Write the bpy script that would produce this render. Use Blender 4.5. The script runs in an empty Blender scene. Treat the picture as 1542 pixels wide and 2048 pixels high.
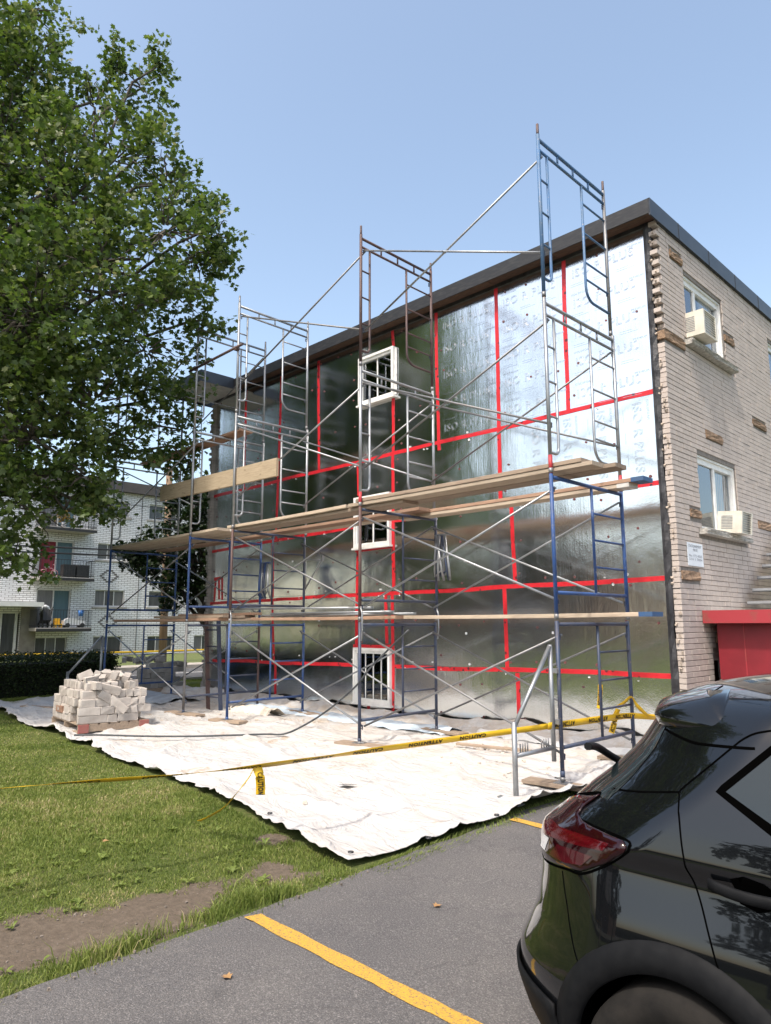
import bpy, bmesh, math, random
import numpy as np
from mathutils import Vector, Matrix, Euler
from mathutils.geometry import delaunay_2d_cdt

R = math.radians
PI = math.pi
rng = random.Random(7)
nr = np.random.default_rng(11)
scene = bpy.context.scene
COL = scene.collection

# ------------------------------------------------------------------ camera
CAM = Vector((3.8793, -8.7242, 1.5641))
yaw, tilt, roll = .79, .1562, .0025
cd = bpy.data.cameras.new('camera')
cam = bpy.data.objects.new('camera', cd)
COL.objects.link(cam)
fw = Vector((-math.sin(yaw), math.cos(yaw), 0))
rt = Vector((math.cos(yaw), math.sin(yaw), 0))
F = fw * math.cos(tilt) + Vector((0, 0, math.sin(tilt)))
U = -fw * math.sin(tilt) + Vector((0, 0, math.cos(tilt)))
r2 = rt * math.cos(roll) + U * -math.sin(roll)
u2 = rt * math.sin(roll) + U * math.cos(roll)
M = Matrix((r2, u2, -F)).transposed().to_4x4()
M.translation = CAM
cam.matrix_world = M
cd.sensor_fit = 'HORIZONTAL'
cd.sensor_width = 36.0
cd.lens = 1433.23 / 1542 * 36
cd.clip_start = .05
cd.clip_end = 2000
scene.camera = cam

# ------------------------------------------------------------------ sky, sun, exposure
SUN_AZ = R(284)      # anticlockwise from +x: behind the photographer, a little to the right
SUN_EL = R(58)
sd = Vector((math.cos(SUN_EL) * math.cos(SUN_AZ), math.cos(SUN_EL) * math.sin(SUN_AZ), math.sin(SUN_EL)))
world = bpy.data.worlds.new('World')
scene.world = world
world.use_nodes = True
wn = world.node_tree.nodes
wl = world.node_tree.links
wn.clear()
wo = wn.new('ShaderNodeOutputWorld')
wb = wn.new('ShaderNodeBackground')
ws = wn.new('ShaderNodeTexSky')
ws.sky_type = 'NISHITA'
ws.sun_disc = False
ws.sun_elevation = SUN_EL
ws.sun_rotation = math.atan2(sd.x, sd.y)
ws.altitude = 0
ws.air_density = 1.0
ws.dust_density = 3.0
ws.ozone_density = 1.6
wb.inputs['Strength'].default_value = .15
wm = wn.new('ShaderNodeMix')          # summer haze: the whole dome a little paler
wm.data_type = 'RGBA'
wm.blend_type = 'MULTIPLY'
wm.inputs[0].default_value = 1
wm.inputs[7].default_value = (1.36, 1.26, 1.10, 1)
wl.new(ws.outputs[0], wm.inputs[6])
wl.new(wm.outputs[2], wb.inputs[0])
wl.new(wb.outputs[0], wo.inputs[0])
sl = bpy.data.lights.new('sun', 'SUN')
sl.energy = 2.0
sl.angle = R(3)
sl.color = (1, .95, .87)
so = bpy.data.objects.new('sun', sl)
COL.objects.link(so)
so.location = sd * 60
so.rotation_euler = sd.to_track_quat('Z', 'Y').to_euler()
vs = scene.view_settings
vs.view_transform = 'Standard'
vs.look = 'None'
vs.exposure = .93
vs.gamma = 1
vs.use_curve_mapping = False

# ------------------------------------------------------------------ helpers: materials
def new_mat(name):
    m = bpy.data.materials.new(name)
    m.use_nodes = True
    nt = m.node_tree
    b = nt.nodes['Principled BSDF']
    return m, nt, b

def N(nt, t, **kw):
    n = nt.nodes.new(t)
    for k, v in kw.items():
        if k in n.inputs.keys():
            n.inputs[k].default_value = v
        else:
            setattr(n, k, v)
    return n

def c4(c):
    return (c[0], c[1], c[2], 1)

def coords(nt, scale=(1, 1, 1), kind='Object', rot=(0, 0, 0)):
    tc = nt.nodes.new('ShaderNodeTexCoord')
    mp = nt.nodes.new('ShaderNodeMapping')
    mp.inputs['Scale'].default_value = scale
    mp.inputs['Rotation'].default_value = rot
    nt.links.new(tc.outputs[kind], mp.inputs[0])
    return mp.outputs[0]

def geo_pos(nt, scale=(1, 1, 1), rot=(0, 0, 0)):
    g = nt.nodes.new('ShaderNodeNewGeometry')
    mp = nt.nodes.new('ShaderNodeMapping')
    mp.inputs['Scale'].default_value = scale
    mp.inputs['Rotation'].default_value = rot
    nt.links.new(g.outputs['Position'], mp.inputs[0])
    return mp.outputs[0]

def noise(nt, vec, scale, detail=4, rough=.55, dist=0):
    n = N(nt, 'ShaderNodeTexNoise')
    n.inputs['Scale'].default_value = scale
    n.inputs['Detail'].default_value = detail
    n.inputs['Roughness'].default_value = rough
    n.inputs['Distortion'].default_value = dist
    nt.links.new(vec, n.inputs['Vector'])
    return n.outputs['Fac']

def ramp(nt, fac, stops):
    r = nt.nodes.new('ShaderNodeValToRGB')
    el = r.color_ramp.elements
    while len(el) < len(stops):
        el.new(.5)
    for e, (p, c) in zip(el, stops):
        e.position = p
        e.color = c4(c) if len(c) == 3 else c
    nt.links.new(fac, r.inputs[0])
    return r.outputs[0]

def mix(nt, fac, a, b, mode='MIX'):
    m = nt.nodes.new('ShaderNodeMix')
    m.data_type = 'RGBA'
    m.blend_type = mode
    for sock, v in ((m.inputs[0], fac), (m.inputs[6], a), (m.inputs[7], b)):
        if hasattr(v, 'is_linked') or hasattr(v, 'links'):
            nt.links.new(v, sock)
        else:
            sock.default_value = v if not isinstance(v, tuple) else (c4(v) if len(v) == 3 else v)
    return m.outputs[2]

def bump(nt, b, h, strength=.3, dist=.01, normal=None):
    n = nt.nodes.new('ShaderNodeBump')
    n.inputs['Strength'].default_value = strength
    n.inputs['Distance'].default_value = dist
    nt.links.new(h, n.inputs['Height'])
    if normal is not None:
        nt.links.new(normal, n.inputs['Normal'])
    nt.links.new(n.outputs[0], b.inputs['Normal'])
    return n.outputs[0]

MATS = {}
def pm(name, c1, c2=None, scale=6, rough=.6, metal=0, bmp=0, bscale=40, bdist=.004, rand=0, coat=0, spec=None, stretch=(1, 1, 1), lo=.35, hi=.65, world_co=False):
    """plain procedural material: two tones by noise, object random, fine bump"""
    if name in MATS:
        return MATS[name]
    m, nt, b = new_mat(name)
    vec = geo_pos(nt, stretch) if world_co else coords(nt, stretch)
    if c2 is None:
        c2 = tuple(x * .8 for x in c1)
    f = noise(nt, vec, scale)
    col = ramp(nt, f, [(lo, c1), (hi, c2)])
    if rand:
        oi = nt.nodes.new('ShaderNodeObjectInfo')
        mr = N(nt, 'ShaderNodeMapRange')
        mr.inputs[3].default_value = 1 - rand
        mr.inputs[4].default_value = 1 + rand
        nt.links.new(oi.outputs['Random'], mr.inputs[0])
        hs = nt.nodes.new('ShaderNodeHueSaturation')
        nt.links.new(mr.outputs[0], hs.inputs['Value'])
        nt.links.new(col, hs.inputs['Color'])
        col = hs.outputs[0]
    nt.links.new(col, b.inputs['Base Color'])
    b.inputs['Roughness'].default_value = rough
    b.inputs['Metallic'].default_value = metal
    if coat:
        b.inputs['Coat Weight'].default_value = coat
        b.inputs['Coat Roughness'].default_value = .03
    if spec is not None:
        b.inputs['Specular IOR Level'].default_value = spec
    if bmp:
        bump(nt, b, noise(nt, vec, bscale, 5, .6), bmp, bdist)
    MATS[name] = m
    return m

# ------------------------------------------------------------------ helpers: meshes
class MB:
    def __init__(s):
        s.v = []
        s.f = []
        s.sm = []
    def add(s, vs, fs, smooth=False):
        o = len(s.v)
        s.v += [tuple(v) for v in vs]
        s.f += [tuple(i + o for i in f) for f in fs]
        s.sm += [smooth] * len(fs)
        return s
    def box(s, c, d, rot=None, taper=None):
        x, y, z = d[0] / 2, d[1] / 2, d[2] / 2
        vs = [Vector((a * x, b * y, e * z)) for e in (-1, 1) for b in (-1, 1) for a in (-1, 1)]
        if rot is not None:
            m = rot if isinstance(rot, Matrix) else Euler(rot).to_matrix()
            vs = [m @ v for v in vs]
        c = Vector(c)
        return s.add([v + c for v in vs], [(0, 2, 3, 1), (4, 5, 7, 6), (0, 1, 5, 4), (2, 6, 7, 3), (0, 4, 6, 2), (1, 3, 7, 5)])
    def bb(s, x0, x1, y0, y1, z0, z1):
        return s.box(((x0 + x1) / 2, (y0 + y1) / 2, (z0 + z1) / 2), (x1 - x0, y1 - y0, z1 - z0))
    def tube(s, pts, r, n=8, cap=True):
        pts = [Vector(p) for p in pts]
        rs = r if isinstance(r, (list, tuple)) else [r] * len(pts)
        rings = []
        up = None
        for i, p in enumerate(pts):
            a = pts[max(i - 1, 0)]
            b = pts[min(i + 1, len(pts) - 1)]
            t = (b - a).normalized()
            if up is None:
                up = Vector((0, 0, 1)) if abs(t.z) < .9 else Vector((1, 0, 0))
            x = up.cross(t)
            if x.length < 1e-4:
                x = Vector((1, 0, 0)).cross(t)
            x.normalize()
            y = t.cross(x)
            up = y
            rings.append([p + (x * math.cos(k * 2 * PI / n) + y * math.sin(k * 2 * PI / n)) * rs[i] for k in range(n)])
        vs = [v for rg in rings for v in rg]
        fs = []
        for i in range(len(pts) - 1):
            for k in range(n):
                fs.append((i * n + k, i * n + (k + 1) % n, (i + 1) * n + (k + 1) % n, (i + 1) * n + k))
        s.add(vs, fs, True)
        if cap:
            o = len(s.v) - len(vs)
            s.f.append(tuple(o + k for k in reversed(range(n))))
            s.f.append(tuple(o + (len(pts) - 1) * n + k for k in range(n)))
            s.sm += [False, False]
        return s
    def disc(s, c, nrm, r, th, n=12):
        nrm = Vector(nrm).normalized()
        c = Vector(c)
        return s.tube([c, c + nrm * th], r, n)
    def quad(s, a, b, c, d):
        return s.add([a, b, c, d], [(0, 1, 2, 3)])
    def prism(s, poly, axis, t0, t1):
        """poly of 2-D points extruded along axis 0/1/2"""
        n = len(poly)
        def mk(p, t):
            q = list(p)
            q.insert(axis, t)
            return q
        vs = [mk(p, t0) for p in poly] + [mk(p, t1) for p in poly]
        fs = [tuple(range(n)), tuple(reversed(range(n, 2 * n)))]
        fs += [(i, i + n, (i + 1) % n + n, (i + 1) % n) for i in range(n)]
        return s.add(vs, fs)
    def mesh(s, name, m):
        me = bpy.data.meshes.new(name)
        me.from_pydata(s.v, [], s.f)
        me.polygons.foreach_set('use_smooth', s.sm)
        me.materials.append(m)
        me.validate()
        bm = bmesh.new()
        bm.from_mesh(me)
        bmesh.ops.recalc_face_normals(bm, faces=bm.faces)
        bm.to_mesh(me)
        bm.free()
        return me
    def build(s, name, m, parent=None, **tags):
        return obj(name, s.mesh(name, m), parent, **tags)

def obj(name, data, parent=None, label=None, cat=None, group=None, kind=None, loc=None, rot=None, scale=None):
    o = bpy.data.objects.new(name, data)
    COL.objects.link(o)
    if parent is not None:
        o.parent = parent
    if loc is not None:
        o.location = loc
    if rot is not None:
        o.rotation_euler = rot
    if scale is not None:
        o.scale = scale
    tag(o, label, cat, group, kind)
    return o

def tag(o, label=None, cat=None, group=None, kind=None):
    if label:
        o['label'] = label
    if cat:
        o['category'] = cat
    if group:
        o['group'] = group
    if kind:
        o['kind'] = kind
    return o

def thing(name, label, cat, group=None, loc=(0, 0, 0), rot=(0, 0, 0)):
    return obj(name, None, None, label, cat, group, None, loc, rot)

def child(name, mb, m, parent, **k):
    """part mesh whose coordinates are given in world space although the parent Empty may stand elsewhere"""
    o = mb.build(name, m, parent, **k)
    return o

def bevel_mesh(me, w, seg=1):
    bm = bmesh.new()
    bm.from_mesh(me)
    bmesh.ops.bevel(bm, geom=list(bm.edges), offset=w, segments=seg, affect='EDGES', profile=.6)
    bm.to_mesh(me)
    bm.free()
    return me

def np_mesh(name, V, Fc, m, smooth=False, attr=None):
    """V (n,3), Fc (k,q) constant polygon size"""
    me = bpy.data.meshes.new(name)
    V = np.asarray(V, np.float32)
    Fc = np.asarray(Fc, np.int32)
    k, q = Fc.shape
    me.vertices.add(len(V))
    me.vertices.foreach_set('co', V.ravel())
    me.loops.add(k * q)
    me.loops.foreach_set('vertex_index', Fc.ravel())
    me.polygons.add(k)
    me.polygons.foreach_set('loop_start', np.arange(0, k * q, q, dtype=np.int32))
    me.polygons.foreach_set('use_smooth', np.full(k, smooth))
    me.update(calc_edges=True)
    me.validate()
    if attr is not None:
        at = me.attributes.new('rnd', 'FLOAT', 'POINT')
        at.data.foreach_set('value', np.asarray(attr, np.float32))
    me.materials.append(m)
    return me

def vnoise(x, y, seed=0):
    """smooth value noise on arrays"""
    x = np.asarray(x, float)
    y = np.asarray(y, float)
    xi = np.floor(x).astype(np.int64)
    yi = np.floor(y).astype(np.int64)
    fx = x - xi
    fy = y - yi
    fx = fx * fx * (3 - 2 * fx)
    fy = fy * fy * (3 - 2 * fy)
    def h(a, b):
        n = (a * 374761393 + b * 668265263 + seed * 974634 + 12345) & 0x7fffffff
        n = ((n ^ (n >> 13)) * 1274126177) & 0x7fffffff
        return ((n ^ (n >> 16)) & 0xffff) / 65535.
    return (h(xi, yi) * (1 - fx) + h(xi + 1, yi) * fx) * (1 - fy) + (h(xi, yi + 1) * (1 - fx) + h(xi + 1, yi + 1) * fx) * fy

def fbm(x, y, seed=0, o=4):
    a, t = 1., 0.
    f = 1.
    for i in range(o):
        t = t + a * (vnoise(x * f, y * f, seed + i) - .5)
        a *= .5
        f *= 2.1
    return t

# terrain height: level at the house, falling gently towards the car park
def gz(x, y):
    s = x * .6 - y * .8
    t = np.clip((s + 1.5) / 7.5, 0, 1)
    return -.19 * t * t * (3 - 2 * t)

def G(x, y):
    return float(gz(x, y))

# ================================================================== GROUND
def ground_material():
    m, nt, b = new_mat('lawn_soil')
    p = geo_pos(nt)
    n1 = noise(nt, p, 1.3, 5, .6)
    n2 = noise(nt, p, 14, 5, .7)
    g = ramp(nt, n2, [(.3, (.055, .075, .02)), (.55, (.09, .11, .035)), (.75, (.14, .125, .06))])
    d = ramp(nt, noise(nt, p, 22, 7, .75), [(.28, (.085, .068, .052)), (.52, (.13, .104, .08)), (.74, (.18, .146, .114))])
    at = N(nt, 'ShaderNodeAttribute', attribute_name='rnd')
    ad = N(nt, 'ShaderNodeMath', operation='MULTIPLY_ADD')
    nt.links.new(n2, ad.inputs[0])
    ad.inputs[1].default_value = .5
    nt.links.new(at.outputs['Fac'], ad.inputs[2])
    fac = ramp(nt, ad.outputs[0], [(.5, (0, 0, 0)), (.8, (1, 1, 1))])
    nt.links.new(mix(nt, fac, g, d), b.inputs['Base Color'])
    b.inputs['Roughness'].default_value = .95
    b.inputs['Specular IOR Level'].default_value = .1
    bump(nt, b, noise(nt, p, 40, 6, .7), .8, .02)
    return m

def axis(lo, hi, a, b, step, far):
    near = np.arange(a, b + 1e-6, step)
    l = a - np.geomspace(step, a - lo, far)
    h = b + np.geomspace(step, hi - b, far)
    return np.concatenate([l[::-1], near, h])

def grid_sheet(name, xs, ys, zf, m, keep=None, smooth=True):
    X, Y = np.meshgrid(xs, ys)
    Z = zf(X, Y)
    V = np.stack([X.ravel(), Y.ravel(), Z.ravel()], 1)
    nx, ny = len(xs), len(ys)
    i, j = np.meshgrid(np.arange(nx - 1), np.arange(ny - 1))
    a = (j * nx + i).ravel()
    Fc = np.stack([a, a + 1, a + nx + 1, a + nx], 1)
    if keep is not None:
        cx = (X[:-1, :-1] + X[1:, 1:]).ravel() / 2
        cy = (Y[:-1, :-1] + Y[1:, 1:]).ravel() / 2
        Fc = Fc[keep(cx, cy)]
    return np_mesh(name, V, Fc, m, smooth)

def lawn_z(x, y):
    d = np.hypot(x + 3, y + 4)
    return gz(x, y) + .02 * fbm(x * 1.7, y * 1.7, 3) * np.exp(-d / 30) - .012

def dirt_mask(x, y):
    w = .6 * fbm(x * 2.3, y * 2.3, 9) + .45 * fbm(x * 7, y * 7, 19)
    e1 = 1.02 - np.hypot((x + .56) / .40, (y + 6.70) / 1.15)
    e2 = 1.0 - np.hypot((x + .50) / .34, (y + 5.50) / .30)
    e3 = .72 - np.hypot((x + 1.15) / .3, (y + 5.05) / .22)
    d = np.maximum(np.maximum(e1, e2), e3) + w
    strip = np.clip((x + .26 + .12 * np.sin(y * 3.1)) / .08, 0, 1) * np.clip(.1 + 3.0 * fbm(x * 1.2, y * 1.3, 21), 0, 1)
    return np.clip(d * 2.2, 0, 1) * (1 - strip)
gx_ = axis(-600, 600, -12, 3, .1, 28)
gy_ = axis(-600, 600, -11, 1, .1, 28)
gme = grid_sheet('ground', gx_, gy_, lawn_z, ground_material())
co = np.zeros(len(gme.vertices) * 3)
gme.vertices.foreach_get('co', co)
co = co.reshape(-1, 3)
gme.attributes.new('rnd', 'FLOAT', 'POINT').data.foreach_set('value', dirt_mask(co[:, 0], co[:, 1]).astype(np.float32))
ground = obj('ground', gme, kind='structure')

def asphalt_material(name, c1, c2, speck):
    m, nt, b = new_mat(name)
    p = geo_pos(nt)
    fine = noise(nt, p, 105, 4, .7)
    big = noise(nt, p, .9, 5, .65)
    col = ramp(nt, fine, [(.3, c1), (.55, c2), (.72, speck)])
    sh = ramp(nt, big, [(.3, (.78, .78, .8)), (.7, (1.08, 1.06, 1.03))])
    col = mix(nt, 1., col, sh, 'MULTIPLY')
    # pale dust smears
    sm = ramp(nt, noise(nt, p, 3.2, 6, .75, .6), [(.62, (0, 0, 0)), (.8, (.35, .35, .35))])
    col = mix(nt, sm, col, (.2, .19, .18))
    # hairline cracks and oil blots
    wv = N(nt, 'ShaderNodeTexVoronoi', feature='DISTANCE_TO_EDGE')
    wv.inputs['Scale'].default_value = .55
    ds = N(nt, 'ShaderNodeVectorMath', operation='MULTIPLY_ADD')
    nz = N(nt, 'ShaderNodeTexNoise')
    nz.inputs['Scale'].default_value = 2.4
    nz.inputs['Detail'].default_value = 6
    nt.links.new(p, nz.inputs['Vector'])
    nt.links.new(nz.outputs['Color'], ds.inputs[0])
    ds.inputs[1].default_value = (.7, .7, .7)
    nt.links.new(p, ds.inputs[2])
    nt.links.new(ds.outputs[0], wv.inputs['Vector'])
    ck = ramp(nt, wv.outputs['Distance'], [(.0, (.22, .22, .22)), (.003, (.16, .16, .16)), (.006, (0, 0, 0))])
    col = mix(nt, ck, col, (.03, .03, .03))
    ob = ramp(nt, noise(nt, p, 1.7, 3, .5, .3), [(.66, (0, 0, 0)), (.78, (.5, .5, .5))])
    col = mix(nt, ob, col, (.045, .044, .046))
    nt.links.new(col, b.inputs['Base Color'])
    b.inputs['Roughness'].default_value = .85
    b.inputs['Specular IOR Level'].default_value = .25
    v = N(nt, 'ShaderNodeTexVoronoi')
    v.inputs['Scale'].default_value = 110
    nt.links.new(p, v.inputs['Vector'])
    bump(nt, b, v.outputs['Distance'], .7, .006)
    return m

ASPH = asphalt_material('parking_asphalt', (.068, .066, .067), (.124, .119, .118), (.28, .268, .26))
def asph_z(x, y):
    return gz(x, y) + .012
xs = np.concatenate([[-.05], np.arange(.1, 6.01, .25), 6 + np.geomspace(.4, 60, 12)])
ys = np.concatenate([-9 - np.geomspace(.3, 60, 12)[::-1], np.arange(-9, .001, .25)])
X, Y = np.meshgrid(xs, ys)
X = X.copy()
X[:, 0] = -.06 + .05 * fbm(Y[:, 0] * 1.3, Y[:, 0] * 0, 5) + .012 * np.sin(Y[:, 0] * 9)
Z = asph_z(X, Y)
Z[:, 0] -= .012
nx = len(xs)
i, j = np.meshgrid(np.arange(nx - 1), np.arange(len(ys) - 1))
a = (j * nx + i).ravel()
parking = obj('parking_lot', np_mesh('parking_lot', np.stack([X.ravel(), Y.ravel(), Z.ravel()], 1), np.stack([a, a + 1, a + nx + 1, a + nx], 1), ASPH, True), kind='structure')

def paint_material():
    m, nt, b = new_mat('yellow_line_paint')
    p = geo_pos(nt)
    f = noise(nt, p, 95, 4, .7)
    col = ramp(nt, f, [(.38, (.13, .11, .085)), (.46, (.46, .26, .035)), (.72, (.58, .335, .045))])
    nt.links.new(col, b.inputs['Base Color'])
    b.inputs['Roughness'].default_value = .8
    bump(nt, b, noise(nt, p, 110, 4, .7), .5, .004)
    return m
PAINT = paint_material()
for yc, x1, lab in ((-6.03, 5.2, 'yellow parking line crossing the asphalt in front of the tarp'), (-3.345, 5.2, 'yellow parking line ending at the corner of the white tarp')):
    xs = np.arange(.0, x1, .1)
    e = .006 * np.sin(xs * 13) + .004 * np.sin(xs * 31)
    V = np.concatenate([np.stack([xs, yc - .052 + e, asph_z(xs, yc) + .004], 1), np.stack([xs + (.03 if yc < -5 else .0), yc + .052 - e * .7, asph_z(xs, yc) + .004], 1)])
    n = len(xs)
    k = np.arange(n - 1)
    obj('parking_line', np_mesh('parking_line', V, np.stack([k, k + 1, k + 1 + n, k + n], 1), PAINT), kind='structure', label=lab)

# street, kerb and pavement on the far side
ROADM = asphalt_material('street_asphalt', (.07, .07, .074), (.11, .11, .113), (.2, .2, .2))
CONC = pm('street_concrete', (.42, .38, .33), (.3, .27, .23), 3, .9, bmp=.3, bscale=60, world_co=True)
obj('street', MB().bb(-20.2, -15.2, -70, 90, -.05, .02).mesh('street', ROADM), kind='structure')
obj('kerb', MB().bb(-15.2, -15.05, -70, 90, -.05, .09).mesh('kerb', CONC), kind='structure')
obj('kerb', MB().bb(-20.4, -20.2, -70, 90, -.05, .14).mesh('kerb', CONC), kind='structure')
obj('pavement', MB().bb(-22.2, -20.4, -70, 90, -.05, .10).mesh('pavement', CONC), kind='structure')
obj('road_marking', MB().bb(-18.05, -17.93, -60, 80, .02, .025).mesh('road_marking', pm('white_paint', (.7, .68, .64), (.55, .53, .5), 30, .8)), kind='structure', label='pale centre line on the street')
LAWNF = pm('far_lawn', (.09, .12, .03), (.13, .15, .05), 8, .95, bmp=.6, bscale=60, bdist=.03, world_co=True)
obj('lawn', MB().bb(-31.4, -22.2, -70, 90, -.05, .09).mesh('lawn', LAWNF), kind='structure')

# ------------------------------------------------------------------ grass
def leaf_mat(name, stops, trans=.35, rough=.5, spec=.35):
    m, nt, b = new_mat(name)
    at = N(nt, 'ShaderNodeAttribute', attribute_name='rnd')
    col = ramp(nt, at.outputs['Fac'], stops)
    nt.links.new(col, b.inputs['Base Color'])
    b.inputs['Roughness'].default_value = rough
    b.inputs['Specular IOR Level'].default_value = spec
    tr = nt.nodes.new('ShaderNodeBsdfTranslucent')
    br = N(nt, 'ShaderNodeHueSaturation')
    br.inputs['Value'].default_value = 1.3
    br.inputs['Saturation'].default_value = 1.15
    nt.links.new(col, br.inputs['Color'])
    nt.links.new(br.outputs[0], tr.inputs['Color'])
    ms = nt.nodes.new('ShaderNodeMixShader')
    ms.inputs[0].default_value = trans
    nt.links.new(b.outputs[0], ms.inputs[1])
    nt.links.new(tr.outputs[0], ms.inputs[2])
    nt.links.new(ms.outputs[0], nt.nodes['Material Output'].inputs[0])
    return m

GRASS = leaf_mat('grass_blades', [(0, (.10, .145, .03)), (.45, (.185, .23, .055)), (.8, (.26, .285, .09)), (.93, (.36, .32, .145)), (1, (.44, .37, .21))], .3, .55, .25)

TARP_Y = lambda x: np.interp(x, [-12.6, -10.7, -8.2, -6.1, -3.83, -2.63, -1.46, -.6, -.15], [-4.1, -4.23, -4.54, -4.59, -4.76, -4.73, -4.9, -5.02, -5.06])

def blades(x, y, h, w, zf, seed):
    g = np.random.default_rng(seed)
    n = len(x)
    th = g.uniform(0, 2 * PI, n)
    ld = g.uniform(0, 2 * PI, n)
    lean = g.uniform(.1, .9, n) * h
    z0 = zf(x, y) - .004
    dx, dy = np.cos(th) * w / 2, np.sin(th) * w / 2
    lx, ly = np.cos(ld) * lean, np.sin(ld) * lean
    V = np.zeros((n, 5, 3))
    V[:, 0] = np.stack([x - dx, y - dy, z0], 1)
    V[:, 1] = np.stack([x + dx, y + dy, z0], 1)
    V[:, 2] = np.stack([x + dx * .75 + lx * .35, y + dy * .75 + ly * .35, z0 + h * .6], 1)
    V[:, 3] = np.stack([x - dx * .75 + lx * .35, y - dy * .75 + ly * .35, z0 + h * .6], 1)
    V[:, 4] = np.stack([x + lx, y + ly, z0 + h * (1 - .25 * g.random(n))], 1)
    k = np.arange(n) * 5
    T = [np.stack([k + a, k + b, k + c], 1) for a, b, c in ((0, 1, 2), (0, 2, 3), (3, 2, 4))]
    return V.reshape(-1, 3), np.concatenate(T)

def scatter_grass():
    g = np.random.default_rng(5)
    n = 700000
    x = g.uniform(-13.5, .02, n)
    y = g.uniform(-10.2, -3.9, n)
    d = np.hypot(x - CAM.x, y - CAM.y)
    inview = (y > -8.72 + (3.88 - x) * .27 - .9)
    p = np.clip((7.2 / d) ** 2, .04, 1) * np.where(inview, 1, .25)
    ok = (y < TARP_Y(x) - .01) & (g.random(n) < p) & ((x < -.1 + .05 * fbm(y * 2, y * 0, 4)) | (g.random(n) < .12))
    dm = dirt_mask(x, y)
    ok &= g.random(n) > dm * 1.03
    x, y, d = x[ok], y[ok], d[ok]
    patch = fbm(x * .8, y * .8, 31)
    dry = fbm(x * 2.5, y * 2.5, 41)
    edge = np.exp(-((x + .15) / .16) ** 2) * (y < -5)
    h = g.uniform(.016, .042, len(x)) * (1 + .8 * patch) + edge * g.uniform(.01, .12, len(x)) * np.clip(.2 + 4 * fbm(x * 1.5, y * 1.9, 77), 0, 1.5)
    tall = g.random(len(x)) < .006
    h = np.where(tall, h * 2.1, h)
    w = g.uniform(.004, .0075, len(x)) * np.clip(d / 6, 1, 2.2)
    V, Fc = blades(x, y, h, w, lawn_z, 6)
    col = np.clip(g.normal(.47, .24, len(x)) + dry * .7 + patch * .15, 0, 1)
    me = np_mesh('grass', V, Fc, GRASS, False, np.repeat(col, 5))
    return me
obj('grass', scatter_grass(), kind='stuff', label='short green grass of the lawn beside the car park', cat='grass')

def pebbles():
    g = np.random.default_rng(77)
    n = 500
    x = g.uniform(-1.3, .12, n)
    y = g.uniform(-8.4, -5.0, n)
    ok = (dirt_mask(x, y) > .4) | (np.abs(x + .03) < .08)
    x, y = x[ok], y[ok]
    n = len(x)
    s_ = np.clip(g.lognormal(-5.5, .45, n), .002, .008)
    base = np.array([[a, b, c_] for c_ in (-1, 1) for b in (-1, 1) for a in (-1, 1)], float)
    V = base[None] * s_[:, None, None] * g.uniform(.5, 1.2, (n, 8, 3))
    V += np.stack([x, y, np.maximum(lawn_z(x, y), np.where(x > -.06, asph_z(x, y), -9)) + s_ * .3], 1)[:, None]
    f = np.array([(0, 2, 3, 1), (4, 5, 7, 6), (0, 1, 5, 4), (2, 6, 7, 3), (0, 4, 6, 2), (1, 3, 7, 5)])
    return np_mesh('gravel', V.reshape(-1, 3), (np.arange(n)[:, None, None] * 8 + f[None]).reshape(-1, 4), pm('grit', (.24, .20, .165), (.13, .11, .09), 9, .95, world_co=True))
obj('gravel', pebbles(), kind='stuff', label='loose grit on the bare soil beside the asphalt', cat='gravel')
def weeds():
    g = np.random.default_rng(78)
    V, Fc, C_ = [], [], []
    k = 0
    for q in range(150):
        x, y = g.uniform(-2.6, -.08), g.uniform(-8.2, -5.0)
        if dirt_mask(np.array(x), np.array(y)) > .8 and g.random() < .7:
            continue
        z = float(lawn_z(np.array(x), np.array(y)))
        sz = g.uniform(.025, .06)
        for j in range(int(g.integers(4, 9))):
            a = g.uniform(0, 2 * PI)
            t = np.array([math.cos(a), math.sin(a), g.uniform(.15, .7)])
            b = np.array([-math.sin(a), math.cos(a), 0])
            for p in ((0, 0), (.18, .4), (.16, .75), (0, 1), (-.16, .75), (-.18, .4)):
                V.append(np.array([x, y, z + .004]) + (t * p[1] + b * p[0]) * sz + np.array([0, 0, .2 * sz * math.sin(PI * p[1])]))
            Fc.append(list(range(k, k + 6)))
            C_ += [float(np.clip(g.normal(.3, .12), 0, 1))] * 6
            k += 6
    return np_mesh('weeds', np.array(V), np.array(Fc), GRASS, False, np.array(C_))
obj('weeds', weeds(), kind='stuff', label='small broad-leaved weeds along the edge of the lawn', cat='weeds')

# weeds along the asphalt, behind the tarp and far grass
def strip_grass(name, label, x0, x1, y0, y1, n, hlo, hhi, seed, wd=.006):
    g = np.random.default_rng(seed)
    x = g.uniform(x0, x1, n)
    y = g.uniform(y0, y1, n)
    V, Fc = blades(x, y, g.uniform(hlo, hhi, n), np.full(n, wd), lawn_z, seed)
    return obj(name, np_mesh(name, V, Fc, GRASS, False, np.repeat(np.clip(g.normal(.35, .2, n), 0, 1), 5)), kind='stuff', label=label, cat='grass')
strip_grass('grass', 'grass strip between the tarp and the street', -15.0, -11.6, -5.5, 6.0, 60000, .04, .1, 15, .012)
strip_grass('grass', 'thin weeds along the right-hand tarp edge', -.12, .1, -5.0, -1.2, 2600, .02, .06, 16)

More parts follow.
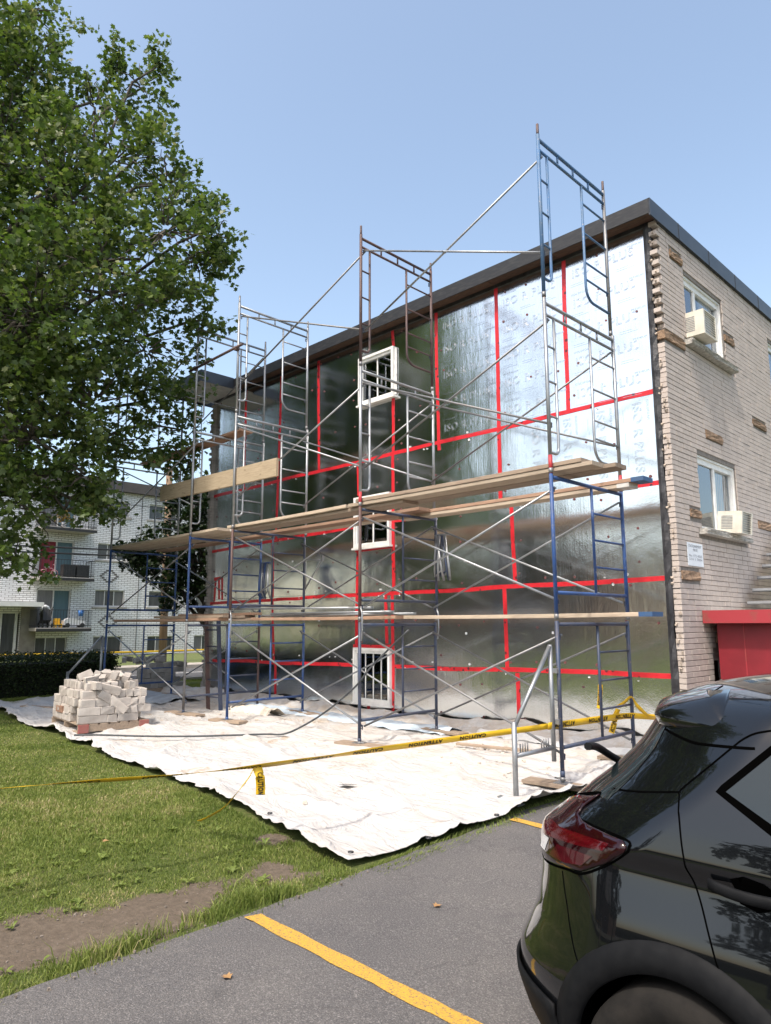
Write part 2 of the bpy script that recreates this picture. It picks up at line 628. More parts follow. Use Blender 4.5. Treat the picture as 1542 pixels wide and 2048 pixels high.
# ------------------------------------------------------------------ tarp
def tarp_material():
    m, nt, b = new_mat('white_tarp')
    p = geo_pos(nt)
    st = ramp(nt, noise(nt, p, 1.1, 7, .7, .8), [(.46, (0, 0, 0)), (.76, (.6, .6, .6))])
    base = ramp(nt, noise(nt, p, 6, 5, .6), [(.3, (.50, .494, .488)), (.7, (.435, .427, .42))])
    col = mix(nt, st, base, (.46, .39, .31))
    # sandy mortar spills
    sp = ramp(nt, noise(nt, p, 2.1, 8, .72, 1.2), [(.60, (0, 0, 0)), (.67, (.8, .8, .8))])
    col = mix(nt, sp, col, (.36, .27, .19))
    # drag marks
    mk = ramp(nt, noise(nt, geo_pos(nt, (2.2, 16, 1), (0, 0, .3)), 2.3, 8, .8, 1.4), [(.63, (0, 0, 0)), (.69, (.6, .6, .6))])
    col = mix(nt, mk, col, (.22, .19, .16))
    # dust is heavier near the house
    sep = nt.nodes.new('ShaderNodeSeparateXYZ')
    nt.links.new(p, sep.inputs[0])
    mr = N(nt, 'ShaderNodeMapRange')
    mr.inputs[1].default_value = -2.3
    mr.inputs[2].default_value = -.2
    mr.inputs[3].default_value = 0
    mr.inputs[4].default_value = .9
    nt.links.new(sep.outputs[1], mr.inputs[0])
    dn = ramp(nt, noise(nt, p, 3.3, 8, .75, .7), [(.46, (0, 0, 0)), (.6, (1, 1, 1))])
    mu = N(nt, 'ShaderNodeMath', operation='MULTIPLY')
    nt.links.new(mr.outputs[0], mu.inputs[0])
    nt.links.new(dn, mu.inputs[1])
    col = mix(nt, mu.outputs[0], col, (.42, .36, .30))
    nt.links.new(col, b.inputs['Base Color'])
    b.inputs['Roughness'].default_value = .6
    b.inputs['Specular IOR Level'].default_value = .3
    h1 = noise(nt, geo_pos(nt, (1, 2.2, 1), (0, 0, .5)), 2.3, 5, .55, 1.9)
    bump(nt, b, h1, .75, .06)
    return m
TARPM = tarp_material()
def tarp_mesh():
    ns, ntt = 330, 130
    s = np.linspace(0, 1, ns)
    t = np.linspace(0, 1, ntt)
    S, T = np.meshgrid(s, t)
    x = -12.35 + S * (12.35 - .12) + 0
    yo = TARP_Y(x) + .09 * fbm(x * 1.7, x * 0, 2) + .05 * fbm(x * 6.1, x * 0 + 3, 4)
    yi = -.10 + 0 * x
    y = yo + (yi - yo) * T
    # slanted right edge: corner sticks out near the car park
    xr_ = np.interp(y, [-5.1, -3.4, -2.7, -.1], [-.20, -.02, .06, .42])
    x = -12.35 + S * (xr_ + 12.35) + .12 * fbm(y * .9, y * 0, 8) * (1 - S) * 2
    base = gz(x, y)
    ridg = 1 - np.abs(2 * vnoise(x * 1.1 + y * .8, y * 2.6 - x * .5, 3) - 1)
    wr = .045 * ridg ** 5 + .03 * (1 - np.abs(2 * vnoise(x * .55 - y * .35 + 7, y * 1.1 + x * .3, 33) - 1)) ** 7 + .014 * (1 - np.abs(2 * vnoise(x * 3 - y * 1.2, y * 4.3 + x, 5) - 1)) ** 6 + .018 * (fbm(x * 1.3, y * 1.3, 6) + .4)
    wr += .012 * (1 - np.abs(2 * vnoise(x * 6 + y * 3, y * 7 - x * 2, 9) - 1)) ** 8
    z = base + .016 + wr
    # hems: curl up a little and flutter
    eo = np.exp(-(T / .03) ** 2)
    er = np.exp(-((1 - S) / .012) ** 2)
    z += eo * (.012 + .05 * np.clip(fbm(x * 1.9, y * 0, 12), 0, 1))
    z += er * np.interp(y, [-5.1, -3.4, -3.0, -2.2, -1], [.0, .02, .10, .09, .05])
    ei = np.exp(-((1 - T) / .05) ** 2)
    z += ei * (.10 + .14 * np.clip(.3 + fbm(x * .9, x * 0, 14), 0, 1))
    ib = np.exp(-((T - .93) / .05) ** 2)
    z += ib * .09 * np.clip(.2 + 1.4 * fbm(x * 1.6, y * 3, 18), 0, 1)
    V = np.stack([x.ravel(), y.ravel(), z.ravel()], 1)
    i, j = np.meshgrid(np.arange(ns - 1), np.arange(ntt - 1))
    a = (j * ns + i).ravel()
    return np_mesh('tarp', V, np.stack([a, a + 1, a + ns + 1, a + ns], 1), TARPM, True)
tarp = obj('tarpaulin', tarp_mesh(), label='large white crumpled tarpaulin spread on the ground under the scaffolding', cat='tarp')
so_m = tarp.modifiers.new('thick', 'SOLIDIFY')
so_m.thickness = .004
so_m.offset = 1
GROM = pm('grommet_metal', (.12, .12, .13), (.06, .06, .06), 20, .4, .8)
for (gx, gy) in ((-.27, -4.98), (-.07, -4.35), (-.05, -3.5), (-1.5, -4.82), (-2.6, -4.66)):
    MB().tube([(gx + .018 * math.cos(a), gy + .018 * math.sin(a), G(gx, gy) + .07) for a in np.linspace(0, 2 * PI, 13)], .006, 6).build('grommet', GROM, tarp)
# blue seam cord and loose pale-blue sheet folds near the house
BLUE = pm('blue_sheet', (.52, .6, .68), (.42, .5, .58), 5, .6, bmp=.4, bscale=8, bdist=.02)
def fold_sheet(x0, x1, y0, y1, h, seed, name, label, m):
    nx_, ny_ = 90, 14
    S, T = np.meshgrid(np.linspace(0, 1, nx_), np.linspace(0, 1, ny_))
    x = x0 + S * (x1 - x0)
    y = y0 + T * (y1 - y0) + .12 * fbm(x * 1.5, x * 0, seed) + .05 * fbm(x * 5, x * 0, seed + 4)
    z = gz(x, y) + .05 + h * np.sin(PI * np.clip(T, .03, .97)) * (.4 + np.clip(fbm(x * 1.1, T * 2, seed + 1) + .4, 0, 1)) + .035 * fbm(x * 5, y * 9, seed + 2)
    V = np.stack([x.ravel(), y.ravel(), z.ravel()], 1)
    i, j = np.meshgrid(np.arange(nx_ - 1), np.arange(ny_ - 1))
    a = (j * nx_ + i).ravel()
    o = obj(name, np_mesh(name, V, np.stack([a, a + 1, a + nx_ + 1, a + nx_], 1), m, True), label=label, cat='sheet')
    o.modifiers.new('t', 'SOLIDIFY').thickness = .003
fold_sheet(-7.8, -2.9, -.95, -.45, .07, 3, 'plastic_sheet', 'pale blue sheet crumpled along the foot of the foil wall below the windows', BLUE)
fold_sheet(-2.6, .25, -.55, -.22, .09, 13, 'plastic_sheet', 'pale sheet fold along the wall foot beside the black car', pm('pale_sheet', (.72, .72, .70), (.6, .6, .6), 6, .6, bmp=.4, bscale=8, bdist=.02))
fold_sheet(-12.2, -9.4, -1.7, -.7, .10, 23, 'plastic_sheet', 'added grey blue sheet by the far corner of the foil wall, coloured as tree shade', pm('shade_grey_sheet', (.38, .42, .46), (.28, .3, .33), 4, .65, bmp=.5, bscale=9, bdist=.02))  # added sheet, its grey blue stands in for tree shade on the tarp
fold_sheet(-7.4, -6.2, -1.5, -1.1, .16, 33, 'crumpled_cloth', 'cream crumpled cloth heap lying behind the third scaffold stack', pm('cream_cloth', (.72, .66, .56), (.56, .5, .42), 7, .85, bmp=.5, bscale=9, bdist=.02))

# rubble crumbs
def crumbs():
    g = np.random.default_rng(3)
    n = 3600
    x = g.uniform(-11.5, .2, n)
    y = np.where(g.random(n) < .93, g.normal(-1.0, .5, n), g.uniform(-4.5, -.3, n))
    y = np.clip(y, -4.6, -.25)
    c = fbm(x * 1.1, y * 1.6, 50)
    ok = c > g.uniform(-.15, .35, n)
    x, y = x[ok], y[ok]
    n = len(x)
    s = np.clip(g.lognormal(-4.6, .5, n), .005, .03)
    z = gz(x, y) + .045 + s * .3
    base = np.array([[a, b, c_] for c_ in (-1, 1) for b in (-1, 1) for a in (-1, 1)], float)
    V = base[None] * s[:, None, None] * g.uniform(.5, 1.2, (n, 8, 3)) * np.array([1, 1, .6])
    th = g.uniform(0, PI, n)
    cx, sx = np.cos(th), np.sin(th)
    Vx = V[:, :, 0] * cx[:, None] - V[:, :, 1] * sx[:, None]
    Vy = V[:, :, 0] * sx[:, None] + V[:, :, 1] * cx[:, None]
    V = np.stack([Vx + x[:, None], Vy + y[:, None], V[:, :, 2] + z[:, None]], 2).reshape(-1, 3)
    f = np.array([(0, 2, 3, 1), (4, 5, 7, 6), (0, 1, 5, 4), (2, 6, 7, 3), (0, 4, 6, 2), (1, 3, 7, 5)])
    Fc = (np.arange(n)[:, None, None] * 8 + f[None]).reshape(-1, 4)
    return np_mesh('rubble', V, Fc, pm('mortar_crumb', (.6, .54, .47), (.4, .34, .28), 3, .95, world_co=True))
obj('rubble', crumbs(), kind='stuff', label='mortar crumbs and brick chips scattered over the tarp', cat='rubble')

# ================================================================== HOUSE UNDER RENOVATION
def foil_material():
    m, nt, b = new_mat('reflective_foil')
    p = coords(nt)
    vert = noise(nt, geo_pos(nt, (42, 1, 2.2)), 1, 4, .6)
    peb = noise(nt, geo_pos(nt), 48, 4, .65)
    big = noise(nt, geo_pos(nt, (1, 1, .45)), 1.6, 4, .5)
    dust = ramp(nt, noise(nt, geo_pos(nt, (1, 1, .7)), 2.2, 7, .7, .5), [(.45, (0, 0, 0)), (.8, (.22, .22, .22))])
    col = mix(nt, dust, (.74, .765, .775), (.60, .58, .55))
    nt.links.new(col, b.inputs['Base Color'])
    b.inputs['Metallic'].default_value = 1
    rr = ramp(nt, noise(nt, geo_pos(nt), 1.3, 5, .6), [(.3, (.075, .075, .075)), (.7, (.15, .15, .15))])
    nt.links.new(rr, b.inputs['Roughness'])
    n1 = N(nt, 'ShaderNodeBump')
    n1.inputs['Strength'].default_value = .2
    n1.inputs['Distance'].default_value = .05
    nt.links.new(big, n1.inputs['Height'])
    n2 = N(nt, 'ShaderNodeBump')
    n2.inputs['Strength'].default_value = .26
    n2.inputs['Distance'].default_value = .004
    nt.links.new(vert, n2.inputs['Height'])
    nt.links.new(n1.outputs[0], n2.inputs['Normal'])
    bump(nt, b, peb, .2, .004, n2.outputs[0])
    return m
FOIL = foil_material()
def tape_material():
    m, nt, b = new_mat('red_seam_tape')
    p = geo_pos(nt)
    v = N(nt, 'ShaderNodeTexVoronoi')
    v.inputs['Scale'].default_value = 8.5
    nt.links.new(p, v.inputs['Vector'])
    dots = ramp(nt, v.outputs['Distance'], [(.0, (1, 1, 1)), (.17, (1, 1, 1)), (.22, (0, 0, 0))])
    col = ramp(nt, noise(nt, p, 9, 4, .6), [(.3, (.62, .018, .03)), (.7, (.48, .012, .02))])
    col = mix(nt, dots, col, (.10, .012, .016))
    nt.links.new(col, b.inputs['Base Color'])
    b.inputs['Roughness'].default_value = .42
    bump(nt, b, noise(nt, p, 30, 4, .6), .5, .006)
    return m
TAPE = tape_material()
VINYL = pm('white_vinyl', (.80, .80, .78), (.68, .68, .66), 8, .45, bmp=.05)
MEMB = pm('black_membrane', (.018, .018, .022), (.05, .05, .055), 9, .5, bmp=.6, bscale=14, bdist=.02, world_co=True)
FASC = pm('dark_fascia', (.011, .013, .018), (.035, .036, .038), 7, .6, stretch=(1, 1, 5), bmp=.2, bscale=25, world_co=True, lo=.45, hi=.75)
FASC2 = pm('navy_fascia', (.022, .03, .042), (.035, .042, .055), 4, .4, bmp=.05)
SOFW = pm('bare_soffit_wood', (.10, .056, .036), (.055, .032, .023), 8, .85, stretch=(1, 6, 1), bmp=.4, bscale=30, world_co=True, rand=.2)
SHEATH = pm('dark_sheathing', (.05, .05, .05), (.08, .08, .08), 5, .9)
def glass_mat(name, tint=(.75, .82, .85), refl=.25, rough=.02):
    m, nt, b = new_mat(name)
    nt.nodes.remove(b)
    tr = N(nt, 'ShaderNodeBsdfTransparent')
    tr.inputs[0].default_value = c4(tint)
    gl = N(nt, 'ShaderNodeBsdfGlossy')
    gl.inputs['Roughness'].default_value = rough
    gl.inputs[0].default_value = (.9, .95, 1, 1)
    fr = N(nt, 'ShaderNodeFresnel')
    fr.inputs['IOR'].default_value = 1.5
    ad = N(nt, 'ShaderNodeMath', operation='ADD')
    ad.inputs[1].default_value = refl
    nt.links.new(fr.outputs[0], ad.inputs[0])
    ms = N(nt, 'ShaderNodeMixShader')
    nt.links.new(ad.outputs[0], ms.inputs[0])
    nt.links.new(tr.outputs[0], ms.inputs[1])
    nt.links.new(gl.outputs[0], ms.inputs[2])
    nt.links.new(ms.outputs[0], nt.nodes['Material Output'].inputs[0])
    return m
GLASS = glass_mat('window_glass', (.78, .84, .87), .16)
ROOM = pm('dark_room', (.34, .36, .38), (.24, .26, .28), 3, .9)
CURT = pm('curtain_cloth', (.55, .55, .54), (.4, .4, .42), 6, .9, stretch=(1, 8, .3), bmp=.6, bscale=4, bdist=.03)

house = thing('apartment_house', 'three storey brick apartment house with its side wall clad in silver foil insulation', 'building')

ZB = [0.03, .92, 2.13, 3.33, 4.53, 6.83]
WIN = [(-5.68, -4.77, .24, 1.17), (-5.68, -4.77, 2.93, 3.85), (-5.57, -4.66, 5.57, 6.48)]
SEAMS = [[-2.25, -4.75, -8.03], [-2.43, -4.75, -8.18], [-2.25, -4.75, -8.2], [-2.46, -4.72, -8.1], [-1.22, -2.44, -3.68, -4.72, -6.80, -8.07, -9.38]]
WEND = -10.58
boards = []
for r in range(5):
    e = [0.0] + SEAMS[r] + [WEND]
    for k in range(len(e) - 1):
        rects = [(e[k + 1], e[k], ZB[r], ZB[r + 1])]
        for (wx0, wx1, wz0, wz1) in WIN:
            out = []
            for (x0, x1, z0, z1) in rects:
                if wx1 <= x0 or wx0 >= x1 or wz1 <= z0 or wz0 >= z1:
                    out.append((x0, x1, z0, z1))
                    continue
                if wx0 > x0:
                    out.append((x0, wx0, z0, z1))
                if wx1 < x1:
                    out.append((wx1, x1, z0, z1))
                a, c = max(x0, wx0), min(x1, wx1)
                if wz1 < z1:
                    out.append((a, c, wz1, z1))
                if wz0 > z0:
                    out.append((a, c, z0, wz0))
            rects = out
        boards += [q for q in rects if q[1] - q[0] > .03 and q[3] - q[2] > .03]
for (x0, x1, z0, z1) in boards:
    off = rng.uniform(-.003, .003)
    tl = rng.uniform(-.002, .002)
    g_ = .0025
    mb = MB()
    # gently bowed face so that its reflections wander like thin foil
    nx_, nz_ = max(2, int((x1 - x0) / .15)), max(2, int((z1 - z0) / .15))
    sd_ = rng.randint(0, 999)
    S, T = np.meshgrid(np.linspace(0, 1, nx_), np.linspace(0, 1, nz_))
    px = x0 + g_ + S * (x1 - x0 - 2 * g_)
    pz = z0 + g_ + T * (z1 - z0 - 2 * g_)
    py = -.004 + off + tl * S + .0035 * fbm(px * 1.8, pz * 1.1, sd_ % 5)
    V = [(float(a), float(b), float(c)) for a, b, c in zip(px.ravel(), py.ravel(), pz.ravel())]
    Fq = [(j * nx_ + i, j * nx_ + i + 1, (j + 1) * nx_ + i + 1, (j + 1) * nx_ + i) for j in range(nz_ - 1) for i in range(nx_ - 1)]
    mb.add(V, Fq, True)
    nv = len(V)
    ring = [i for i in range(nx_)] + [j * nx_ + nx_ - 1 for j in range(1, nz_)] + [(nz_ - 1) * nx_ + i for i in range(nx_ - 2, -1, -1)] + [j * nx_ for j in range(nz_ - 2, 0, -1)]
    L_ = len(ring)
    mb.add([V[i] for i in ring] + [(V[i][0], .03, V[i][2]) for i in ring], [(q, L_ + q, L_ + (q + 1) % L_, (q + 1) % L_) for q in range(L_)])
    me = bpy.data.meshes.new('foil_board')
    me.from_pydata(mb.v, [], mb.f)
    me.polygons.foreach_set('use_smooth', mb.sm)
    me.materials.append(FOIL)
    obj('foil_board', me, house)

def tape(xa, za, xb, zb, w=.062):
    """wavy strip of tape lying on the boards"""
    L = math.hypot(xb - xa, zb - za)
    n = max(2, int(L / .12))
    d = ((xb - xa) / L, (zb - za) / L)
    p = (-d[1], d[0])
    sd_ = rng.randint(0, 99)
    V, Fq = [], []
    for i in range(n + 1):
        t = i / n
        wob = .012 * float(fbm(np.array(t * L * .9), np.array(sd_ * 1.), sd_)) * 2
        ww = w / 2 * (1 + .10 * float(fbm(np.array(t * L * 3.), np.array(3. + sd_), sd_)))
        cx, cz = xa + d[0] * t * L + p[0] * wob, za + d[1] * t * L + p[1] * wob
        yy = -.0105 - .0015 * rng.random()
        V += [(cx + p[0] * ww, yy, cz + p[1] * ww), (cx - p[0] * ww, yy - .0004, cz - p[1] * ww)]
        V += [(cx + p[0] * ww, .0, cz + p[1] * ww), (cx - p[0] * ww, .0, cz - p[1] * ww)]
    for i in range(n):
        a = i * 4
        Fq += [(a, a + 1, a + 5, a + 4), (a, a + 4, a + 6, a + 2), (a + 1, a + 3, a + 7, a + 5)]
    MB().add(V, Fq).build('seam_tape', TAPE, house)
T_ = [(0, 4.53, WEND, 4.53), (.02, 3.33, -4.72, 3.33), (-5.7, 3.33, WEND, 3.24), (0, 2.13, WEND, 2.06), (.02, .945, -2.45, .915), (-2.45, .915, -4.73, .865), (-5.72, .87, -10.4, .79),
      (-1.22, 6.86, -1.24, 4.56), (-2.44, 6.86, -2.46, 3.36), (-3.69, 6.84, -3.66, 4.4), (-4.73, 6.86, -4.70, 6.5), (-4.715, 5.55, -4.72, 4.56), (-4.73, 4.5, -4.72, 2.16), (-4.76, 2.1, -4.75, .08),
      (-5.62, 4.5, -5.60, 3.9), (-5.64, 2.9, -5.66, 1.22), (-6.82, 6.84, -6.76, 4.56), (-8.07, 6.82, -8.12, 3.32), (-9.38, 6.82, -9.37, 4.56),
      (-2.26, 3.3, -2.24, 2.16), (-8.22, 3.22, -8.2, 2.12), (-2.44, 2.1, -2.42, .95), (-4.94, 2.1, -4.91, 1.25), (-8.2, 2.04, -8.12, .86), (-2.26, .88, -2.23, .05), (-8.04, .8, -8.03, .02),
      (-5.7, 2.895, -4.78, 2.905), (-5.74, 1.205, -4.72, 1.21), (-5.66, .22, -5.3, .215), (-10.1, 2.62, -10.45, 2.6), (-10.12, 2.6, -10.1, 2.12), (-10.24, 2.58, -10.22, 2.14), (-10.38, 2.6, -10.4, 2.1), (-5.35, .2, -5.34, .03)]
for t in T_:
    tape(*t)
# fastener heads: small dark washers
FAST = pm('fastener_washer', (.20, .06, .06), (.1, .05, .05), 20, .6)
mb = MB()
for (x0, x1, z0, z1) in boards:
    if (x1 - x0) < .5 or (z1 - z0) < .5:
        continue
    for i in range(int((x1 - x0) / .45) + 1):
        for j in range(int((z1 - z0) / .5) + 1):
            if rng.random() < .5:
                x = x0 + .12 + i * .45 + rng.uniform(-.06, .06)
                z = z0 + .15 + j * .5 + rng.uniform(-.08, .08)
                if x < x1 - .05 and z < z1 - .05:
                    mb.disc((x, -.002, z), (0, -1, 0), rng.uniform(.014, .02), .012, 8)
mb.build('fastener_heads', FAST, house, kind='stuff')
# torn foil flecks
FLECK = pm('torn_foil_white', (.85, .85, .85), (.6, .6, .6), 10, .5)
mb = MB()
for k in range(70):
    x = rng.uniform(-9.6, -.1)
    z = rng.choice([ZB[1], ZB[2], ZB[3], ZB[4]]) + rng.choice([-1, 1]) * rng.uniform(.04, .07)
    if any(a - .05 < x < b + .05 and c - .05 < z < d + .05 for a, b, c, d in WIN):
        continue
    s_ = rng.uniform(.012, .03)
    P = [(x + s_ * rng.uniform(.4, 1) * math.cos(a), -.012 - rng.uniform(0, .008), z + s_ * rng.uniform(.4, 1) * math.sin(a)) for a in np.linspace(0, 2 * PI, 7)[:-1]]
    mb.add(P + [(x, -.004, z)], [(i, (i + 1) % 6, 6) for i in range(6)])
for k in range(8):
    x, z = rng.uniform(-9, -.2), rng.choice([1.5, 2.6, 1.7, .5, 3.0, 5.2]) + rng.uniform(-.2, .2)
    if any(a - .1 < x < b + .1 and c - .1 < z < d + .1 for a, b, c, d in WIN):
        continue
    mb.box((x, -.012, z), (.03, .004, .035))
mb.build('torn_foil_flecks', FLECK, house, kind='stuff')

# outlined lettering printed on the foil
INK = pm('foil_print_ink', (.60, .62, .64), (.66, .68, .70), 20, .22, 1)
def text_verts(txt, size, outline, bold=0):
    cu = bpy.data.curves.new('t', 'FONT')
    cu.body = txt
    cu.size = size
    cu.space_character = 1.12
    cu.offset = bold
    if outline:
        cu.fill_mode = 'NONE'
        cu.bevel_depth = outline
        cu.bevel_resolution = 0
        cu.resolution_u = 3
    else:
        cu.fill_mode = 'BOTH'
        cu.extrude = .0004
        cu.resolution_u = 2
    o = bpy.data.objects.new('t', cu)
    COL.objects.link(o)
    dg = bpy.context.evaluated_depsgraph_get()
    dg.update()
    ev = o.evaluated_get(dg)
    me = ev.to_mesh()
    V = [v.co.copy() for v in me.vertices]
    Fq = [tuple(p.vertices) for p in me.polygons]
    ev.to_mesh_clear()
    bpy.data.objects.remove(o)
    bpy.data.curves.remove(cu)
    return V, Fq
BIG = text_verts('ISO R PLUS', .175, .0016)
SMALL = text_verts('PREMIUM', .045, 0)
SMALL2 = text_verts('ISOLOFOAM', .045, 0)
def place_text(mb, tv, x, z, rotz=0, y=-.0125):
    c, s_ = math.cos(rotz), math.sin(rotz)
    mb.add([(x + v.x * c - v.y * s_, y + v.z * .4, z + v.x * s_ + v.y * c) for v in tv[0]], tv[1])
for k in range(3):
    mb = MB()
    xl = -1.22 * (k + 1)
    for j in range(5):
        z = 4.70 + j * .44 + rng.uniform(-.02, .02)
        place_text(mb, BIG, xl + .12, z)
        place_text(mb, SMALL, xl + .98, z + .13)
        place_text(mb, SMALL2, xl + .10, z + .19)
        for q in range(3):
            mb.bb(xl + .1 + q * .35, xl + .28 + q * .35, -.0125, -.0115, z - .1 - .01 * q, z - .097 - .01 * q)
            mb.bb(xl + .1 + q * .35, xl + .36 + q * .35, -.0125, -.0115, z - .13 - .01 * q, z - .127 - .01 * q)
    mb.build('printed_lettering', INK, house, kind='stuff')
mb = MB()
for k in range(4):
    x = -.30 - k * .52
    place_text(mb, BIG, x, 4.44, -PI / 2)
    place_text(mb, SMALL2, x + .19, 4.45, -PI / 2)
    for q in range(3):
        mb.bb(x - .14 + q * .02, x - .137 + q * .02, -.0125, -.0115, 4.2 - q * .3, 4.36 - q * .3)
mb.build('printed_lettering', INK, house, kind='stuff')

# corner and foot membranes
mb = MB()
n = 60
V, Fq = [], []
for i in range(n + 1):
    z = i / n * 6.85
    xw = .085 + .012 * math.sin(z * 3) + rng.uniform(-.006, .006)
    V += [(-.004, -.016 - rng.uniform(0, .006), z), (.04, -.03 + rng.uniform(-.018, .012), z), (xw, -.012 + rng.uniform(-.02, .01), z), (xw, .06, z), (-.004, .02, z)]
for i in range(n):
    for k in range(4):
        a = i * 5 + k
        Fq.append((a, a + 1, a + 6, a + 5))
mb.add(V, Fq, False)
mb.build('corner_membrane', MEMB, house)
mb = MB()
n = 90
V, Fq = [], []
for i in range(n + 1):
    x = .12 + i / n * (WEND - .12)
    h = .075 + .02 * float(fbm(np.array(x * 1.2), np.array(0.), 4))
    d_ = .15 + .03 * float(fbm(np.array(x * 2.), np.array(5.), 4))
    V += [(x, -.014, h + .05), (x, -.05, h), (x, -d_, h - .015 + rng.uniform(-.006, .006)), (x, -d_ - .01, G(x, -.1) - .03)]
for i in range(n):
    for k in range(3):
        a = i * 4 + k
        Fq.append((a, a + 1, a + 5, a + 4))
mb.add(V, Fq)
mb.build('foot_membrane', MEMB, house)

# hidden core (floors and sheathing)
MB().bb(WEND + .02, .07, .031, 9.0, -.2, 6.83).build('sheathed_core', SHEATH, house) if False else None
core = MB()
core.bb(WEND + .02, .06, .75, 9.0, -.2, 6.82)
core.bb(WEND + .02, -5.70, .031, .749, -.2, 6.82)
core.bb(-4.64, .06, .031, .749, -.2, 6.82)
for z0, z1 in ((-.2, .22), (1.19, 2.91), (3.87, 5.55), (6.50, 6.82)):
    core.bb(-5.70, -4.64, .031, .749, z0, z1)
core.build('inner_wall', SHEATH, house)

def vinyl_window(parent, x0, x1, z0, z1, yf, panes, jamb=.05):
    """window in a wall that faces -y; yf is the outer face"""
    mb = MB()
    f = .046
    yb = yf + .14
    mb.bb(x0, x0 + f, yf, yb, z0, z1)
    mb.bb(x1 - f, x1, yf, yb, z0, z1)
    mb.bb(x0 + f, x1 - f, yf, yb, z1 - f, z1)
    mb.bb(x0 + f, x1 - f, yf, yb, z0, z0 + f)
    # stepped inner track
    mb.bb(x0 + f, x0 + f + .02, yf + .03, yb, z0 + f, z1 - f)
    mb.bb(x1 - f - .02, x1 - f, yf + .03, yb, z0 + f, z1 - f)
    mb.bb(x0 + f + .02, x1 - f - .02, yf + .03, yb, z1 - f - .05, z1 - f)
    mb.bb(x0 + f + .02, x1 - f - .02, yf + .02, yb, z0 + f, z0 + f + .025)
    w = mb.build('window', VINYL, parent)
    MB().bb(x0 - .03, x1 + .03, yf - .02, yb, z0 - .035, z0 - .002).build('sill', VINYL, w)
    a0, a1 = x0 + f + .02, x1 - f - .02
    n_ = len(panes)
    for k in range(n_ + 1):
        if 0 < k < n_:
            xx = a0 + (a1 - a0) * panes[k - 1][1]
            MB().bb(xx - .007 - .006 * (n_ == 2), xx + .007 + .006 * (n_ == 2), yf + .062, yf + .072, z0 + f + .025, z1 - f - .05).build('mullion', VINYL, w)
    for (pa, pb) in panes:
        MB().bb(a0 + (a1 - a0) * pa + .004, a0 + (a1 - a0) * pb - .004, yf + .075, yf + .081, z0 + f + .025, z1 - f - .05).build('pane', GLASS, w)
    MB().bb(a0, a1, .22, .23, z0, z1).build('room_back', ROOM, w)
    return w
W1 = vinyl_window(house, *WIN[0], -.075, [(0, .25), (.25, .5), (.5, .75), (.75, 1)])
W2 = vinyl_window(house, *WIN[1], -.075, [(0, .5), (.5, 1)])
W3 = vinyl_window(house, *WIN[2], -.075, [(0, .5), (.5, 1)])
for w, (x0, x1, z0, z1) in zip((W1, W2, W3), WIN):
    S, T = np.meshgrid(np.linspace(0, 1, 40), np.linspace(0, 1, 3))
    px = x0 + .08 + S * (x1 - x0) * .30
    V = np.stack([px.ravel(), (.17 + .025 * np.sin(S * 60)).ravel(), (z0 + .05 + T * (z1 - z0 - .1)).ravel()], 1)
    i, j = np.meshgrid(np.arange(39), np.arange(2))
    a = (j * 40 + i).ravel()
    obj('curtain', np_mesh('curtain', V, np.stack([a, a + 1, a + 41, a + 40], 1), CURT, True), w)
# white flashing strip torn beside the top window
MB().box((-4.635, -.022, 6.02), (.05, .012, .86), (0, .01, 0)).build('flashing_strip', pm('white_flashing', (.75, .75, .75), (.5, .5, .5), 14, .6, bmp=.6, bscale=20, bdist=.01), house)

# roof edge
roof = MB().bb(-10.7, .21, -.25, 9.2, 6.99, 7.03).build('roof', pm('roof_membrane', (.05, .05, .05), (.08, .08, .08), 4, .9), house)
MB().bb(-9.5, .215, -.268, -.25, 6.83, 7.035).build('fascia', FASC, house)
MB().bb(.2, .222, -.268, 9.2, 6.80, 7.035).build('fascia', FASC2, house)
for k in range(9):
    y = .6 + k * 1.05
    MB().bb(.222, .226, y, y + .012, 6.80, 7.035).build('fascia_joint', FASC, house)
x = .19
while x > -10.5:
    L = rng.uniform(.9, 1.5)
    MB().bb(max(x - L + .006, -10.6), x, -.249, .02, 6.855 + rng.uniform(-.004, .004), 6.885).build('soffit_board', SOFW, house)
    x -= L
MB().bb(-10.58, .08, -.03, .03, 6.80, 6.875).build('black_eaves_strip', MEMB, house)  # black strip puts the shade under the soffit into colour
MB().bb(.0, .2, .0, 9.0, 6.79, 6.87).build('black_eaves_strip', MEMB, house)
# deep canopy at the far end of the side wall
MB().bb(-11.05, -9.5, -1.08, -.02, 6.86, 7.035).build('canopy_fascia', FASC2, house)
for k in range(8):
    MB().bb(-11.03 + k * .19, -11.03 + k * .19 + .182, -1.06, -.03, 6.84, 6.856).build('soffit_panel', pm('white_soffit', (.62, .62, .6), (.5, .5, .48), 5, .6), house)
MB().bb(-11.06, -9.49, -1.095, -1.081, 6.80, 7.05).build('fascia', FASC2, house)
MB().bb(-9.5, -9.485, -1.09, -.27, 6.80, 7.05).build('fascia', FASC2, house)
MB().bb(-11.075, -11.06, -1.09, .5, 6.80, 7.05).build('fascia', FASC2, house)

